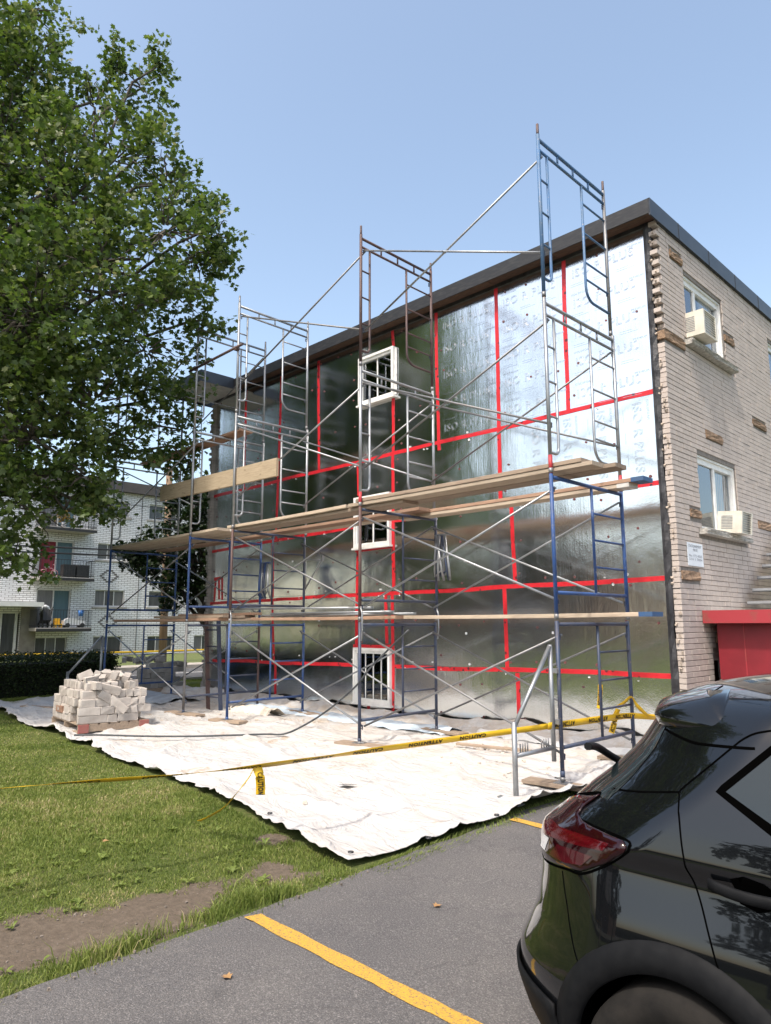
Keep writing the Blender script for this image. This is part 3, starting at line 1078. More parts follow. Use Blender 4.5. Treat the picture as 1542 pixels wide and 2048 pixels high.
# ------------------------------------------------------------------ brick front
def brick_mat(name, c1, c2, rand=.12, bmp=.35):
    return pm(name, c1, c2, 9, .9, bmp=bmp, bscale=55, bdist=.006, rand=rand, spec=.2)
BRICK = brick_mat('buff_brick', (.50, .44, .40), (.44, .385, .35), rand=.07)
BRICKS_ = pm('buff_brick_mass', (.505, .445, .405), (.435, .38, .345), 5, .9, bmp=.35, bscale=55, bdist=.006, world_co=True, spec=.2)
BRICKG = pm('sooty_brick', (.30, .265, .24), (.22, .20, .19), 6, .9, bmp=.3, bscale=50, world_co=True)
BROWN = pm('rough_brown_brick', (.33, .22, .145), (.21, .14, .09), 14, .95, bmp=1, bscale=26, bdist=.02, rand=.2)
MORT = pm('grey_mortar', (.24, .215, .195), (.17, .155, .14), 18, .95, bmp=.4, world_co=True)
XF = .18
FW = [(.76, 2.14, 5.38, 6.38), (.80, 2.18, 2.80, 3.82), (4.2, 5.6, 5.38, 6.38), (4.2, 5.6, 2.80, 3.82), (.86, 1.7, .25, 1.20), (4.2, 5.4, .25, 1.2)]   # y0 y1 z0 z1
ACC = [(.34, .73, 6.47, 6.57), (1.15, 1.74, 4.10, 4.21), (3.11, 3.72, 4.67, 4.77), (.44, .785, 2.93, 3.03), (.05, .60, 2.11, 2.22), (2.96, 3.53, 3.01, 3.12), (.0, .64, 5.21, 5.32), (2.16, 2.54, 5.80, 5.90), (1.0, 1.5, 1.32, 1.44)]
mb = MB()
yy = [0.02, 9.0]
# mortar backing split round the openings
ycuts = sorted({.05, 9.0} | {w[0] for w in FW} | {w[1] for w in FW})
zc = sorted({-.2, 6.80} | {w[2] for w in FW} | {w[3] for w in FW})
for a, c in zip(ycuts[:-1], ycuts[1:]):
    for e, g_ in zip(zc[:-1], zc[1:]):
        if any(w[0] <= (a + c) / 2 <= w[1] and w[2] <= (e + g_) / 2 <= w[3] for w in FW):
            continue
        mb.bb(.075, XF - .012, a, c, e, g_)
mb.build('mortar_bed', MORT, house)
courses = []
CH = .0672
k = 0
while -.15 + k * CH < 6.78:
    z = -.15 + k * CH
    r_ = random.Random(500 + k)
    top = z > 5.35
    y = (r_.uniform(-.012, .004) if not top else (-.03 if k % 2 else .055) + r_.uniform(-.015, .01))
    first = True
    while y < 8.9:
        L = r_.choice([.19, .19, .29, .39, .39])
        if first and top:
            L = .30 if k % 2 else .22
        first = False
        courses.append((y, min(y + L, 8.95), z, k))
        y += L + .0085
    k += 1
pieces = []
for (y0, y1, z, k) in courses:
    z1 = z + CH - .0065
    segs = [(y0, y1)]
    for (a, c, e, g_) in FW + [(p - .004, q + .004, r_ - .004, s_ + .004) for p, q, r_, s_ in ACC] + [(.66, 2.5, 5.30, 5.385), (.68, 2.5, 2.715, 2.80)]:
        if z1 <= e or z >= g_:
            continue
        out = []
        for (p, q) in segs:
            if q <= a or p >= c:
                out.append((p, q))
            else:
                if a - p > .03:
                    out.append((p, a - .004))
                if q - c > .03:
                    out.append((c + .004, q))
        segs = out
    pieces += [(p, q, z, z1) for p, q in segs]
def seen_size(p):
    y, z = (p[0] + p[1]) / 2, p[2]
    if y < 0 or y > 3.4 or z < .75:
        return 99
    return (Vector((XF, y, z)) - CAM).length
order = sorted(pieces, key=seen_size)
picked = order[:290]
rest = order[290:]
cache = {}
for (y0, y1, z0, z1) in picked:
    L = round(y1 - y0, 2)
    if L not in cache:
        me = MB().box((0, 0, 0), (.098, L, CH - .0065)).mesh('brick', BRICK)
        cache[L] = bevel_mesh(me, .0035)
    o = obj('brick', cache[L], house, loc=(XF - .049 + rng.uniform(-.002, .002), (y0 + y1) / 2, (z0 + z1) / 2))
mb = MB()
mg = MB()
for (y0, y1, z0, z1) in rest:
    dx = rng.uniform(-.0025, .0025)
    sooty = (2.80 - z1 > -.05 and 2.80 - z1 < .42 and .75 < (y0 + y1) / 2 < 2.35 and rng.random() < .0) or False
    e0 = rng.uniform(-.008, .008) if y0 < .08 else 0
    mb.bb(.082 + (0), XF + dx, y0 + e0, y1, z0, z1)
mb.build('far_bricks', BRICKS_, house, kind='stuff')
# broken edge of the veneer seen from the foil side: ragged returns
mb = MB()
for (y0, y1, z, k) in courses:
    if y0 < .07 and z < 6.7:
        if rng.random() < .35:
            s_ = rng.uniform(.012, .03)
            mb.box((rng.uniform(.10, .16), y0 - rng.uniform(.0, .012), z + .03), (s_, .03, rng.uniform(.02, .05)), (rng.uniform(-.5, .5), rng.uniform(-.5, .5), rng.uniform(-.4, .4)))
        if rng.random() < .1:
            mb.box((.088, y0 - .012, z + .06), (.03, .03, .018), (rng.uniform(-1, 1), rng.uniform(-1, 1), rng.uniform(-1, 1)))
mb.build('broken_mortar', pm('pale_mortar', (.52, .44, .36), (.36, .30, .25), 16, .95, bmp=.6, bscale=40, bdist=.01, world_co=True), house, kind='stuff')
for (y0, y1, z0, z1) in ACC:
    bm = bmesh.new()
    me = MB().box((0, 0, 0), (.11, y1 - y0, z1 - z0)).mesh('rough_brick', BROWN)
    bm.from_mesh(me)
    bmesh.ops.subdivide_edges(bm, edges=bm.edges[:], cuts=4, use_grid_fill=True)
    for v in bm.verts:
        v.co += Vector((rng.uniform(-.008, .010), rng.uniform(-.004, .004), rng.uniform(-.004, .004)))
    bm.to_mesh(me)
    bm.free()
    obj('rough_brick', me, house, loc=(XF - .042, (y0 + y1) / 2, (z0 + z1) / 2))
STONE = pm('rough_stone_sill', (.52, .5, .46), (.3, .29, .27), 22, .95, bmp=1, bscale=30, bdist=.012)
def front_window(y0, y1, z0, z1, split, sill=True, trim=VINYL):
    mb = MB()
    xo, xi = XF - .055, XF - .15
    f = .055
    mb.bb(xi, xo, y0, y0 + f, z0, z1)
    mb.bb(xi, xo, y1 - f, y1, z0, z1)
    mb.bb(xi, xo, y0 + f, y1 - f, z1 - f - .05, z1)
    mb.bb(xi, xo, y0 + f, y1 - f, z0, z0 + f)
    mb.bb(xi, xo + .025, y0, y0 + .02, z0, z1)
    mb.bb(xi, xo + .025, y1 - .02, y1, z0, z1)
    mb.bb(xi, xo + .025, y0 + .02, y1 - .02, z1 - .03, z1)
    w = mb.build('window', trim, house)
    ym = y0 + f + (y1 - y0 - 2 * f) * split
    MB().bb(xi + .01, xo - .005, ym - .03, ym + .03, z0 + f, z1 - f - .05).build('mullion', trim, w)
    MB().bb(xo - .03, xo - .026, y0 + f, ym - .03, z0 + f, z1 - f - .05).build('pane', GLASS, w)
    MB().bb(xo - .05, xo - .046, ym + .03, y1 - f, z0 + f, z1 - f - .05).build('pane', GLASS, w)
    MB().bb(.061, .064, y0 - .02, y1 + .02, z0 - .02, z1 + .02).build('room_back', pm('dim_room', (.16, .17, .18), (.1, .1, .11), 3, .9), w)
    for (ca, cb) in ((.04, .42), (.55, .9)):
        S, T = np.meshgrid(np.linspace(0, 1, 30), np.linspace(0, 1, 3))
        py = y0 + f + (y1 - y0 - 2 * f) * (ca + S * (cb - ca) * (1 - .25 * (1 - T)))
        V = np.stack([(.075 + .006 * np.sin(S * 40)).ravel(), py.ravel(), (z0 + f + T * (z1 - z0 - 2 * f - .05)).ravel()], 1)
        i, j = np.meshgrid(np.arange(29), np.arange(2))
        a = (j * 30 + i).ravel()
        obj('curtain', np_mesh('curtain', V, np.stack([a, a + 1, a + 31, a + 30], 1), CURT, True), w)
    # brick returns of the opening and lintel shade strip
    if sill:
        me = MB().box((0, 0, 0), (.2, y1 - y0 + .30, .075)).mesh('stone_sill', STONE)
        bm = bmesh.new()
        bm.from_mesh(me)
        bmesh.ops.subdivide_edges(bm, edges=bm.edges[:], cuts=9, use_grid_fill=True)
        for v in bm.verts:
            if v.co.x > .09:
                v.co.x += rng.uniform(-.012, .008)
                v.co.z += rng.uniform(-.006, .006)
        bm.to_mesh(me)
        bm.free()
        obj('stone_sill', me, w, loc=(XF + .0, (y0 + y1) / 2 + .06, z0 - .038))
    return w
for k, (y0, y1, z0, z1) in enumerate(FW):
    front_window(y0, y1, z0, z1, .34 if z0 > 5 else .5, z0 > 2)

# ragged veneer left at the far end of the side wall
mb = MB()
for k in range(100):
    z = k * CH
    e = rng.uniform(.03, .14)
    mb.bb(WEND - e, WEND - .004, -.10 + rng.uniform(-.01, .01), .02, z, z + CH - .0085)
mb.build('far_bricks', pm('grey_brick_edge', (.33, .31, .28), (.22, .2, .18), 6, .95, bmp=.4, world_co=True), house, kind='stuff')
MB().bb(WEND - .06, WEND - .01, -.05, 9.0, -.1, 6.8).build('end_wall', BRICKG, house)
MB().bb(WEND - .12, WEND - .06, -.02, .12, 6.4, 6.84).build('wood_block', SOFW, house)
MB().tube([(-10.78, -.3, 6.75), (-10.77, -.3, 6.0), (-10.80, -.3, 5.2)], .012, 6).build('cable', MEMB, house)

# ------------------------------------------------------------------ air conditioners
ACW = pm('air_conditioner_shell', (.70, .67, .58), (.58, .55, .47), 7, .5, bmp=.05)
ACG = pm('air_conditioner_grille', (.35, .36, .36), (.2, .2, .21), 30, .5)
def air_conditioner(label, y0, y1, z0, z1, xo, tiltz):
    t = thing('air_conditioner', label, 'air conditioner', 'window air conditioners', (0.1, y0, z0), (0, tiltz, 0))
    w, h, d = y1 - y0, z1 - z0, xo - .1
    mb = MB()
    t_ = .012
    mb.bb(0, d, 0, t_, 0, h)
    mb.bb(0, d, w - t_, w, 0, h)
    mb.bb(0, d, t_, w - t_, h - t_, h)
    mb.bb(0, d, t_, w - t_, 0, t_)
    mb.bb(0, .01, t_, w - t_, t_, h - t_)
    mb.bb(d - .02, d, t_, t_ + .03, t_, h - t_)
    mb.bb(d - .02, d, w - t_ - .03, w - t_, t_, h - t_)
    mb.build('shell', ACW, t)
    MB().bb(d - .05, d - .04, t_, w - t_, t_, h - t_).build('coil', pm('condenser_fins', (.55, .57, .58), (.3, .31, .32), 60, .35, .7, stretch=(1, 1, 12)), t)
    n_ = 9
    for k in range(n_):
        zz = .03 + k * (h - .06) / (n_ - 1)
        MB().bb(d - .015, d - .005, t_ + .03, w - t_ - .03, zz - .003, zz + .003).build('grille_bar', ACW, t)
    for k in range(9):
        zz = h * .2 + k * h * .07
        MB().bb(.05, d * .62, -.004, .0, zz, zz + h * .03).build('louvre', ACG, t)
    return t
air_conditioner('beige air conditioner jutting from the top floor window', .735, 1.19, 5.425, 5.77, .42, 0)
air_conditioner('white air conditioner tilting on the sill of the middle floor window', 1.52, 1.93, 2.815, 3.12, .42, R(5))

# ------------------------------------------------------------------ notice on the brick
sg = thing('notice_sign', 'small white parking notice screwed to the brick below the middle window', 'sign')
MB().bb(XF + .006, XF + .010, .25, .73, 2.29, 2.585).build('board', pm('sign_white', (.72, .77, .82), (.66, .7, .76), 4, .5), sg)
SIGNK = pm('sign_ink', (.10, .11, .14), (.15, .15, .18), 9, .6)
mb = MB()
for txt, size, yc, z in (('STATIONNEMENT', .052, .49, 2.525), ('PRIVÉ', .052, .49, 2.475), ('No 172 4563', .045, .49, 2.405), ('514 1 7804', .045, .49, 2.36)):
    V, Fq = text_verts(txt, size, 0)
    w = max(v.x for v in V)
    if len(txt) == 13:
        sc_ = .40 / w
    else:
        sc_ = .40 / w if len(txt) > 8 else 1
    mb.add([(XF + .0112 + v.z * .3, yc - w * sc_ / 2 + v.x * sc_, z + v.y) for v in V], Fq)
mb.build('lettering', SIGNK, sg)

# ------------------------------------------------------------------ red bin shelter and stair beside the front
RED = pm('red_painted_steel', (.24, .014, .024), (.19, .011, .019), 3, .5, bmp=.12, bscale=6, bdist=.02)
REDT = pm('red_trim_worn', (.33, .03, .04), (.20, .07, .05), 6, .6, bmp=.3, bscale=30, lo=.5, hi=.75)
sh = thing('bin_shelter', 'red painted metal shelter with flat roof beside the brick front', 'shelter')
MB().bb(.285, 3.0, .77, .80, -.2, 1.60).build('front_panel', RED, sh)
for k in range(4):
    MB().bb(.60 + k * .62, .612 + k * .62, .764, .77, -.2, 1.60).build('panel_seam', REDT, sh)
MB().bb(.285, .315, .80, 3.2, -.2, 1.60).build('side_panel', RED, sh)
MB().bb(2.97, 3.0, .80, 3.2, -.2, 1.60).build('side_panel', RED, sh)
MB().bb(.195, 3.15, .60, 3.3, 1.60, 1.70).build('roof', REDT, sh)
mb = MB().bb(.19, 3.17, .575, .60, 1.575, 1.735)
mb.build('fascia', REDT, sh)
MB().bb(.2, 3.15, .62, 3.3, 1.70, 1.725).build('roof_felt', pm('roof_dust', (.5, .47, .43), (.35, .32, .3), 9, .95), sh)
MB().disc((.30, .768, .86), (0, -1, 0), .02, .02, 10).build('knob', pm('dull_steel', (.4, .4, .4), (.3, .3, .3), 9, .4, .8), sh)
MB().disc((1.02, .766, .75), (0, 1, 0), .03, .012, 12).build('dent_plate', REDT, sh)

st = thing('outside_stair', 'grey and white outside stair rising behind the red shelter', 'stair')
STEEL = pm('grey_steel_paint', (.33, .35, .37), (.25, .26, .28), 8, .5, .3)
for k in range(7):
    z = 1.86 + k * .185
    y = 1.95 + k * .24
    MB().box((.95, y + .13, z), (1.35, .27, .035)).build('tread', STEEL, st)
    MB().tube([(.27, y + .02, z - .01), (1.62, y + .02, z - .01)], .022, 8).build('nosing', STEEL, st)
MB().prism([(2.25, 1.72), (4.0, 3.05), (4.0, 3.28), (2.15, 1.9)], 0, .62, .66).build('stringer', VINYL, st)
MB().prism([(2.25, 1.72), (4.0, 3.05), (4.0, 3.28), (2.15, 1.9)], 0, 1.40, 1.44).build('stringer', VINYL, st)
MB().bb(.5, 1.5, 2.9, 4.2, 2.35, 2.6).build('landing_skirt', VINYL, st)
for (x, y) in ((.5, 2.9), (1.5, 2.9), (.5, 4.1), (1.5, 4.1)):
    MB().bb(x - .03, x + .03, y - .03, y + .03, -.2, 2.35).build('post', STEEL, st)

# ================================================================== SCAFFOLDING
def paint_mat(name, c1, c2, rust, metal=.0, rough=.5):
    m, nt, b = new_mat(name)
    p = geo_pos(nt)
    col = ramp(nt, noise(nt, p, 5, 4, .6), [(.35, c1), (.65, c2)])
    sp = ramp(nt, noise(nt, p, 38, 5, .7), [(.60, (0, 0, 0)), (.66, (1, 1, 1))])
    col = mix(nt, sp, col, rust)
    nt.links.new(col, b.inputs['Base Color'])
    b.inputs['Metallic'].default_value = metal
    b.inputs['Roughness'].default_value = rough
    bump(nt, b, noise(nt, p, 60, 4, .6), .2, .002)
    return m
BLUEP = paint_mat('blue_scaffold_paint', (.022, .075, .24), (.03, .06, .155), (.22, .22, .24))
DKBLUE = paint_mat('worn_navy_scaffold_paint', (.03, .05, .10), (.045, .05, .075), (.16, .12, .10))
SKYB = paint_mat('sky_blue_scaffold_paint', (.05, .14, .30), (.07, .13, .22), (.25, .25, .27))
GALV = paint_mat('galvanised_steel', (.36, .375, .39), (.27, .285, .30), (.30, .24, .2), .75, .45)
GALVD = paint_mat('dull_galvanised_steel', (.24, .245, .25), (.18, .18, .185), (.22, .15, .11), .6, .5)
RUST = paint_mat('rusty_brown_steel', (.105, .062, .055), (.075, .05, .05), (.2, .14, .11), .2, .6)
REDC = paint_mat('red_coupler_paint', (.42, .025, .03), (.35, .02, .03), (.2, .1, .1))

FX = [-.16, -3.13, -6.23, -7.60, -10.85]
YF, YB = -2.26, -.74
FWD = YB - YF
TZ = [.08, 1.62, 3.15, 5.13]
RT = .0215

def arc_pts(c, r, a0, a1, n, axes):
    """points on an arc in the yz plane"""
    return [(0, c[0] + r * math.cos(a0 + (a1 - a0) * k / n), c[1] + r * math.sin(a0 + (a1 - a0) * k / n)) for k in range(n + 1)]

def frame_parts(kind, h):
    """list of (name, MB) in the frame's own coordinates: y from 0 (front) to FWD, z from 0"""
    P = []
    W = FWD
    P.append(('post', MB().tube([(0, 0, 0), (0, 0, h)], RT, 10)))
    P.append(('post', MB().tube([(0, W, 0), (0, W, h)], RT, 10)))
    if kind == 'ladder':
        zt, zb = h - .035, .27
        P.append(('top_bar', MB().tube([(0, RT, zt), (0, W - RT, zt)], RT * .98, 10)))
        P.append(('bottom_bar', MB().tube([(0, RT, zb), (0, W - RT, zb)], RT * .95, 10)))
        ym = W * .54
        P.append(('inner_upright', MB().tube([(0, ym, zb + .02), (0, ym, zt - .02)], .0165, 8)))
        for k in (1, 2, 3):
            z = zb + (zt - zb) * k / 4
            P.append(('rung', MB().tube([(0, ym + .015, z), (0, W - RT * .8, z)], .0125, 8)))
        locks = (.20, h - .14)
    else:
        zt, zl = h - .06, h - .19
        P.append(('top_bar', MB().tube([(0, RT, zt), (0, W - RT, zt)], RT * .95, 10)))
        P.append(('lower_chord', MB().tube([(0, RT, zl), (0, W - RT, zl)], .017, 8)))
        for q in (.27, .5, .74):
            P.append(('spacer', MB().tube([(0, W * q, zl + .015), (0, W * q, zt - .018)], .0125, 8)))
        yi = .175
        rr = .075
        pts = [(0, yi, zl - .015), (0, yi, .22 + rr)] + arc_pts((yi - rr, .22 + rr), rr, 0, -PI / 2, 5, None)[1:] + [(0, RT * .8, .22)]
        P.append(('inner_upright', MB().tube(pts, .0165, 8)))
        for z in (h - .55, h - .95, h - 1.34):
            P.append(('rung', MB().tube([(0, RT * .8, z), (0, yi - .014, z)], .012, 8)))
        yo = W * .625
        rb = .17
        pts = [(0, yo, zl - .015), (0, yo, .28 + rb)] + arc_pts((yo + rb, .28 + rb), rb, PI, PI * 1.5, 6, None)[1:] + [(0, W - RT * .8, .28)]
        P.append(('inner_upright', MB().tube(pts, .0165, 8)))
        for z in (h - .43, h - .82, h - 1.20, h - 1.42):
            if z > .5:
                P.append(('rung', MB().tube([(0, yo + .014, z), (0, W - RT * .8, z)], .0125, 8)))
        locks = (.55, h - .23)
    for y, s_ in ((0, 1), (W, -1)):
        for z in locks:
            mb = MB()
            mb.tube([(0, y, z), (0, y + s_ * .055, z)], .006, 6)
            mb.box((0, y + s_ * .05, z - .022), (.012, .01, .06))
            mb.tube([(0, y + s_ * .022, z - .035), (0, y + s_ * .06, z - .035)], .005, 6)
            P.append(('brace_lock', mb))
    for y in (0, W):
        P.append(('coupling_pin', MB().tube([(0, y, h), (0, y, h + .02), (0, y, h + .13)], [.018, .017, .016], 8)))
        P.append(('collar', MB().tube([(0, y, -.005), (0, y, .05)], RT * 1.14, 10)))
    return P, locks

PARTCACHE = {}
def frame_mesh(kind, h, i, name, mb, m):
    key = (kind, i, m.name)
    if key not in PARTCACHE:
        PARTCACHE[key] = mb.mesh(name, m)
    return PARTCACHE[key]
LAD, LADL = frame_parts('ladder', 1.52)
WLK, WLKL = frame_parts('walk', 1.965)
STK = ['nearest the black car', 'beside the three windows', 'third along from the car', 'fourth along from the car', 'farthest, next to the hedge']
TIER = ['bottom', 'second-level', 'third-level', 'topmost']
# main colour, and an override for the front post
FCOL = [
    [(DKBLUE, None, None), (BLUEP, None, None), (GALV, None, None), (SKYB, None, GALVD)],
    [(DKBLUE, None, None), (DKBLUE, RUST, None), (GALV, None, None), (RUST, None, None)],
    [(BLUEP, None, None), (DKBLUE, RUST, None), (GALV, None, None), (GALV, None, None)],
    [(DKBLUE, GALVD, RUST), (BLUEP, None, None), (GALV, None, None), (GALV, None, None)],
    [(BLUEP, None, None), (BLUEP, None, None), (GALV, None, None), (GALVD, None, None)]]
CNAME = {BLUEP: 'blue', DKBLUE: 'worn navy', SKYB: 'light blue', GALV: 'galvanised', RUST: 'rusty brown', GALVD: 'dull grey'}
for s_ in range(5):
    for t in range(4):
        kind = 'ladder' if t < 2 else 'walk'
        parts = LAD if t < 2 else WLK
        h = 1.52 if t < 2 else 1.965
        m0, mf, mbk = FCOL[s_][t]
        lab = '%s %s scaffold frame of the stack %s' % (TIER[t], CNAME[m0], STK[s_])
        root = thing('scaffold_tier', lab, 'scaffold', 'scaffold frames', (FX[s_], YF, TZ[t]), (0, 0, R(rng.uniform(-.8, .8))))
        npost = 0
        for i, (nm, mb) in enumerate(parts):
            m = m0
            if nm == 'post':
                if npost == 0 and mf:
                    m = mf
                if npost == 1 and mbk:
                    m = mbk
                npost += 1
            if nm == 'coupling_pin':
                if t < 3:
                    continue
                m = RUST if m0 in (RUST, SKYB) else GALVD
            if nm == 'collar':
                m = GALVD if t > 0 else m0
            if nm == 'brace_lock':
                m = GALVD if m0 is GALV else DKBLUE
            obj(nm, frame_mesh(kind, h, i, nm, mb, m), root)
        if t == 2 and s_ in (0, 1):
            for yq in ((0, FWD) if s_ == 0 else (0,)):
                MB().tube([(0, yq, -.01), (0, yq, .19)], RT * 1.06, 10).build('red_coupler', REDC, root)
        if t == 0:
            for yq in (0, FWD):
                zg = G(FX[s_], YF + yq) + .088 - TZ[0]
                mb = MB()
                mb.tube([(0, yq, zg), (0, yq, .02)], .0165, 8)
                mb.box((0, yq, zg + .004), (.14, .14, .008))
                mb.build('screw_jack', GALVD, root)
                mb = MB()
                zh = -.0 if s_ else -.02
                mb.tube([(0, yq, zh - .02), (0, yq, zh + .01)], .03, 10)
                mb.tube([(-.09, yq, zh - .005), (.09, yq, zh - .005)], .008, 6)
                mb.build('jack_handle', GALVD, root)

# sole boards
def wood_mat(name, c1, c2, c3=None):
    m, nt, b = new_mat(name)
    gr = noise(nt, coords(nt, (1.1, 16, 16)), 3.5, 6, .65, .8)
    col = ramp(nt, gr, [(.28, c2), (.55, c1), (.8, tuple(min(1, x * 1.12) for x in c1))])
    kn = ramp(nt, noise(nt, coords(nt, (2.2, 7, 7)), 2.6, 3, .5), [(.66, (0, 0, 0)), (.74, (.7, .7, .7))])
    col = mix(nt, kn, col, tuple(x * .55 for x in c2))
    oi = nt.nodes.new('ShaderNodeObjectInfo')
    mr = N(nt, 'ShaderNodeMapRange')
    mr.inputs[3].default_value = .8
    mr.inputs[4].default_value = 1.15
    nt.links.new(oi.outputs['Random'], mr.inputs[0])
    hs = nt.nodes.new('ShaderNodeHueSaturation')
    nt.links.new(mr.outputs[0], hs.inputs['Value'])
    nt.links.new(col, hs.inputs['Color'])
    nt.links.new(hs.outputs[0], b.inputs['Base Color'])
    b.inputs['Roughness'].default_value = .85
    b.inputs['Specular IOR Level'].default_value = .2
    bump(nt, b, gr, .35, .006)
    return m
PLANK = wood_mat('weathered_plank', (.47, .385, .295), (.33, .26, .195))
PLANKD = wood_mat('dirty_plank', (.34, .265, .20), (.21, .16, .125))
PLANKR = wood_mat('reddish_plank', (.36, .23, .16), (.22, .14, .10))
BLUEEND = pm('blue_end_paint', (.03, .09, .22), (.05, .09, .16), 9, .7)
WHTEND = pm('white_end_paint', (.62, .6, .57), (.45, .43, .4), 9, .8)
def plank(label, x0, x1, yc, z, w=.235, th=.046, m=PLANK, dz=0, ends=None, edge=False, sag=.008, name='scaffold_plank', group='scaffold planks', yaw_=0):
    """board along x; z is the underside; dz = rise from x0 to x1"""
    L = x1 - x0
    n = 10
    V, Fq = [], []
    hw, ht = (w / 2, th) if not edge else (th / 2, w)
    for i in range(n + 1):
        t = i / n
        zz = dz * (t - .5) - sag * (1 - (2 * t - 1) ** 2)
        for (a, b) in ((-hw, 0), (hw, 0), (hw, ht), (-hw, ht)):
            V.append((-L / 2 + t * L, a, b + zz))
    for i in range(n):
        for k in range(4):
            a = i * 4
            Fq.append((a + k, a + (k + 1) % 4, a + 4 + (k + 1) % 4, a + 4 + k))
    Fq += [(3, 2, 1, 0), tuple(n * 4 + k for k in range(4))]
    me = MB().add(V, Fq).mesh('plank', m)
    bm = bmesh.new()
    bm.from_mesh(me)
    es = [e for e in bm.edges if abs((e.verts[0].co - e.verts[1].co).normalized().x) > .9 and len(e.link_faces) == 2 and e.calc_face_angle(0) > 1]
    bmesh.ops.bevel(bm, geom=es, offset=.004, segments=1, affect='EDGES')
    bm.to_mesh(me)
    bm.free()
    o = obj(name, me, None, label, 'plank', group, None, ((x0 + x1) / 2, yc, z), (0, 0, yaw_))
    if ends:
        for side, em in ends:
            xx = -L / 2 if side < 0 else L / 2
            MB().box((xx - side * .07, 0, ht / 2 + dz * .5 * side), (.15, 2 * hw + .004, ht + .004)).build('painted_end', em, o)
    return o
soles = [(0, 0, .9, 'under the front foot of the stack nearest the black car'), (1, 0, .75, 'under the front foot of the stack beside the windows'), (1, 1, .9, 'under the rear foot of the stack beside the windows'),
         (2, 0, .7, 'under the front foot of the third stack'), (2, 1, .8, 'under the rear foot of the third stack'), (3, 0, .9, 'under the front foot of the fourth stack'), (3, 1, .8, 'under the rear foot of the fourth stack'),
         (4, 0, .8, 'under the front foot of the farthest stack'), (4, 1, .8, 'under the rear foot of the farthest stack'), (0, 1, .9, 'under the rear foot of the stack nearest the black car')]
for s_, f_, L, txt in soles:
    x = FX[s_]
    y = YF if f_ == 0 else YB
    plank('dusty short wood board ' + txt, x - L * .45, x + L * .55, y, G(x, y) + .052, .2, .036, PLANKD, name='sole_board', group='sole boards under the scaffold', sag=0, yaw_=rng.uniform(-.25, .25) if s_ in (1, 2) else .1)

Z2 = 3.15 + .02      # deck level on the second tier
Z1 = 1.62 + .025
plank('front deck plank of the nearest bay, lower of two stacked planks', -3.42, .30, -2.10, Z2, ends=None)
plank('front deck plank of the nearest bay, stacked on top of another plank', -3.25, .18, -2.11, Z2 + .048, ends=None, m=PLANKD)
plank('grey middle deck plank of the nearest bay', -3.40, .42, -1.84, Z2, m=PLANKD)
plank('rear deck plank of the nearest bay with blue painted end', -3.95, .30, -.98, Z2, ends=[(1, BLUEEND)], m=PLANKR)
plank('rear deck plank of the nearest bay with white tin end', -3.55, .12, -.98, Z2 - .049, w=.22, ends=[(1, WHTEND)], m=PLANK)
plank('front deck plank of the second bay, tucked under the next deck', -6.47, -2.55, -2.10, Z2 + .0, m=PLANK, dz=-.0, yaw_=0) if False else None
plank('front deck plank of the second bay', -6.47, -3.47, -2.10, Z2, m=PLANK)
plank('wide front deck plank of the second bay running below the nearest deck', -6.40, -2.42, -2.02, Z2 - .049, m=PLANKD, w=.3)
plank('middle deck plank of the second bay', -6.45, -3.45, -1.82, Z2, m=PLANK)
plank('rear deck plank of the second bay', -6.75, -4.02, -.98, Z2, m=PLANK)
plank('rear deck plank of the second bay reaching under the next deck', -6.9, -2.9, -1.22, Z2 - .0, m=PLANKR)
plank('outer deck plank of the far tower', -10.98, -6.75, -2.11, Z2, m=PLANK)
plank('middle deck plank of the far tower with white end', -10.95, -6.62, -1.86, Z2, m=PLANK, ends=[(1, WHTEND)])
plank('inner deck plank of the far tower', -10.95, -6.85, -1.60, Z2, m=PLANK)
plank('innermost deck plank of the far tower with white end', -10.9, -6.50, -1.10, Z2, m=PLANKR, ends=[(1, WHTEND)])
plank('pale low plank of the nearest bay with blue painted end', -3.02, .52, -1.42, Z1, m=PLANK, ends=[(1, BLUEEND)], w=.25, th=.045)
plank('low plank of the second bay under the loose pipes', -6.5, -3.05, -1.55, Z1, m=PLANKR, w=.25, th=.045)
plank('low outer plank of the far tower', -10.95, -6.9, -1.95, Z1, m=PLANKR)
plank('low inner plank of the far tower', -11.3, -6.95, -1.20, Z1, m=PLANKD)
plank('dirty short plank stacked on the low deck of the far tower', -10.2, -7.2, -1.22, Z1 + .05, m=PLANKD)
plank('topmost short plank stacked on the low deck of the far tower', -9.6, -7.0, -1.22, Z1 + .10, m=PLANKR)
plank('plank ends jutting past the low deck of the far tower', -9.2, -6.75, -1.95, Z1 + .05, m=PLANKD)
plank('high brown plank lying across the third level of the far tower', -11.02, -7.05, -1.5, 5.13 - .035, m=PLANKR, dz=-.0, w=.28)
plank('wide pale plank standing on edge as a guard rail', -8.86, -5.10, -2.205, 3.90, w=.29, th=.045, edge=True, m=wood_mat('pale_new_plank', (.50, .40, .28), (.36, .28, .19)), dz=-.07, name='guard_plank')

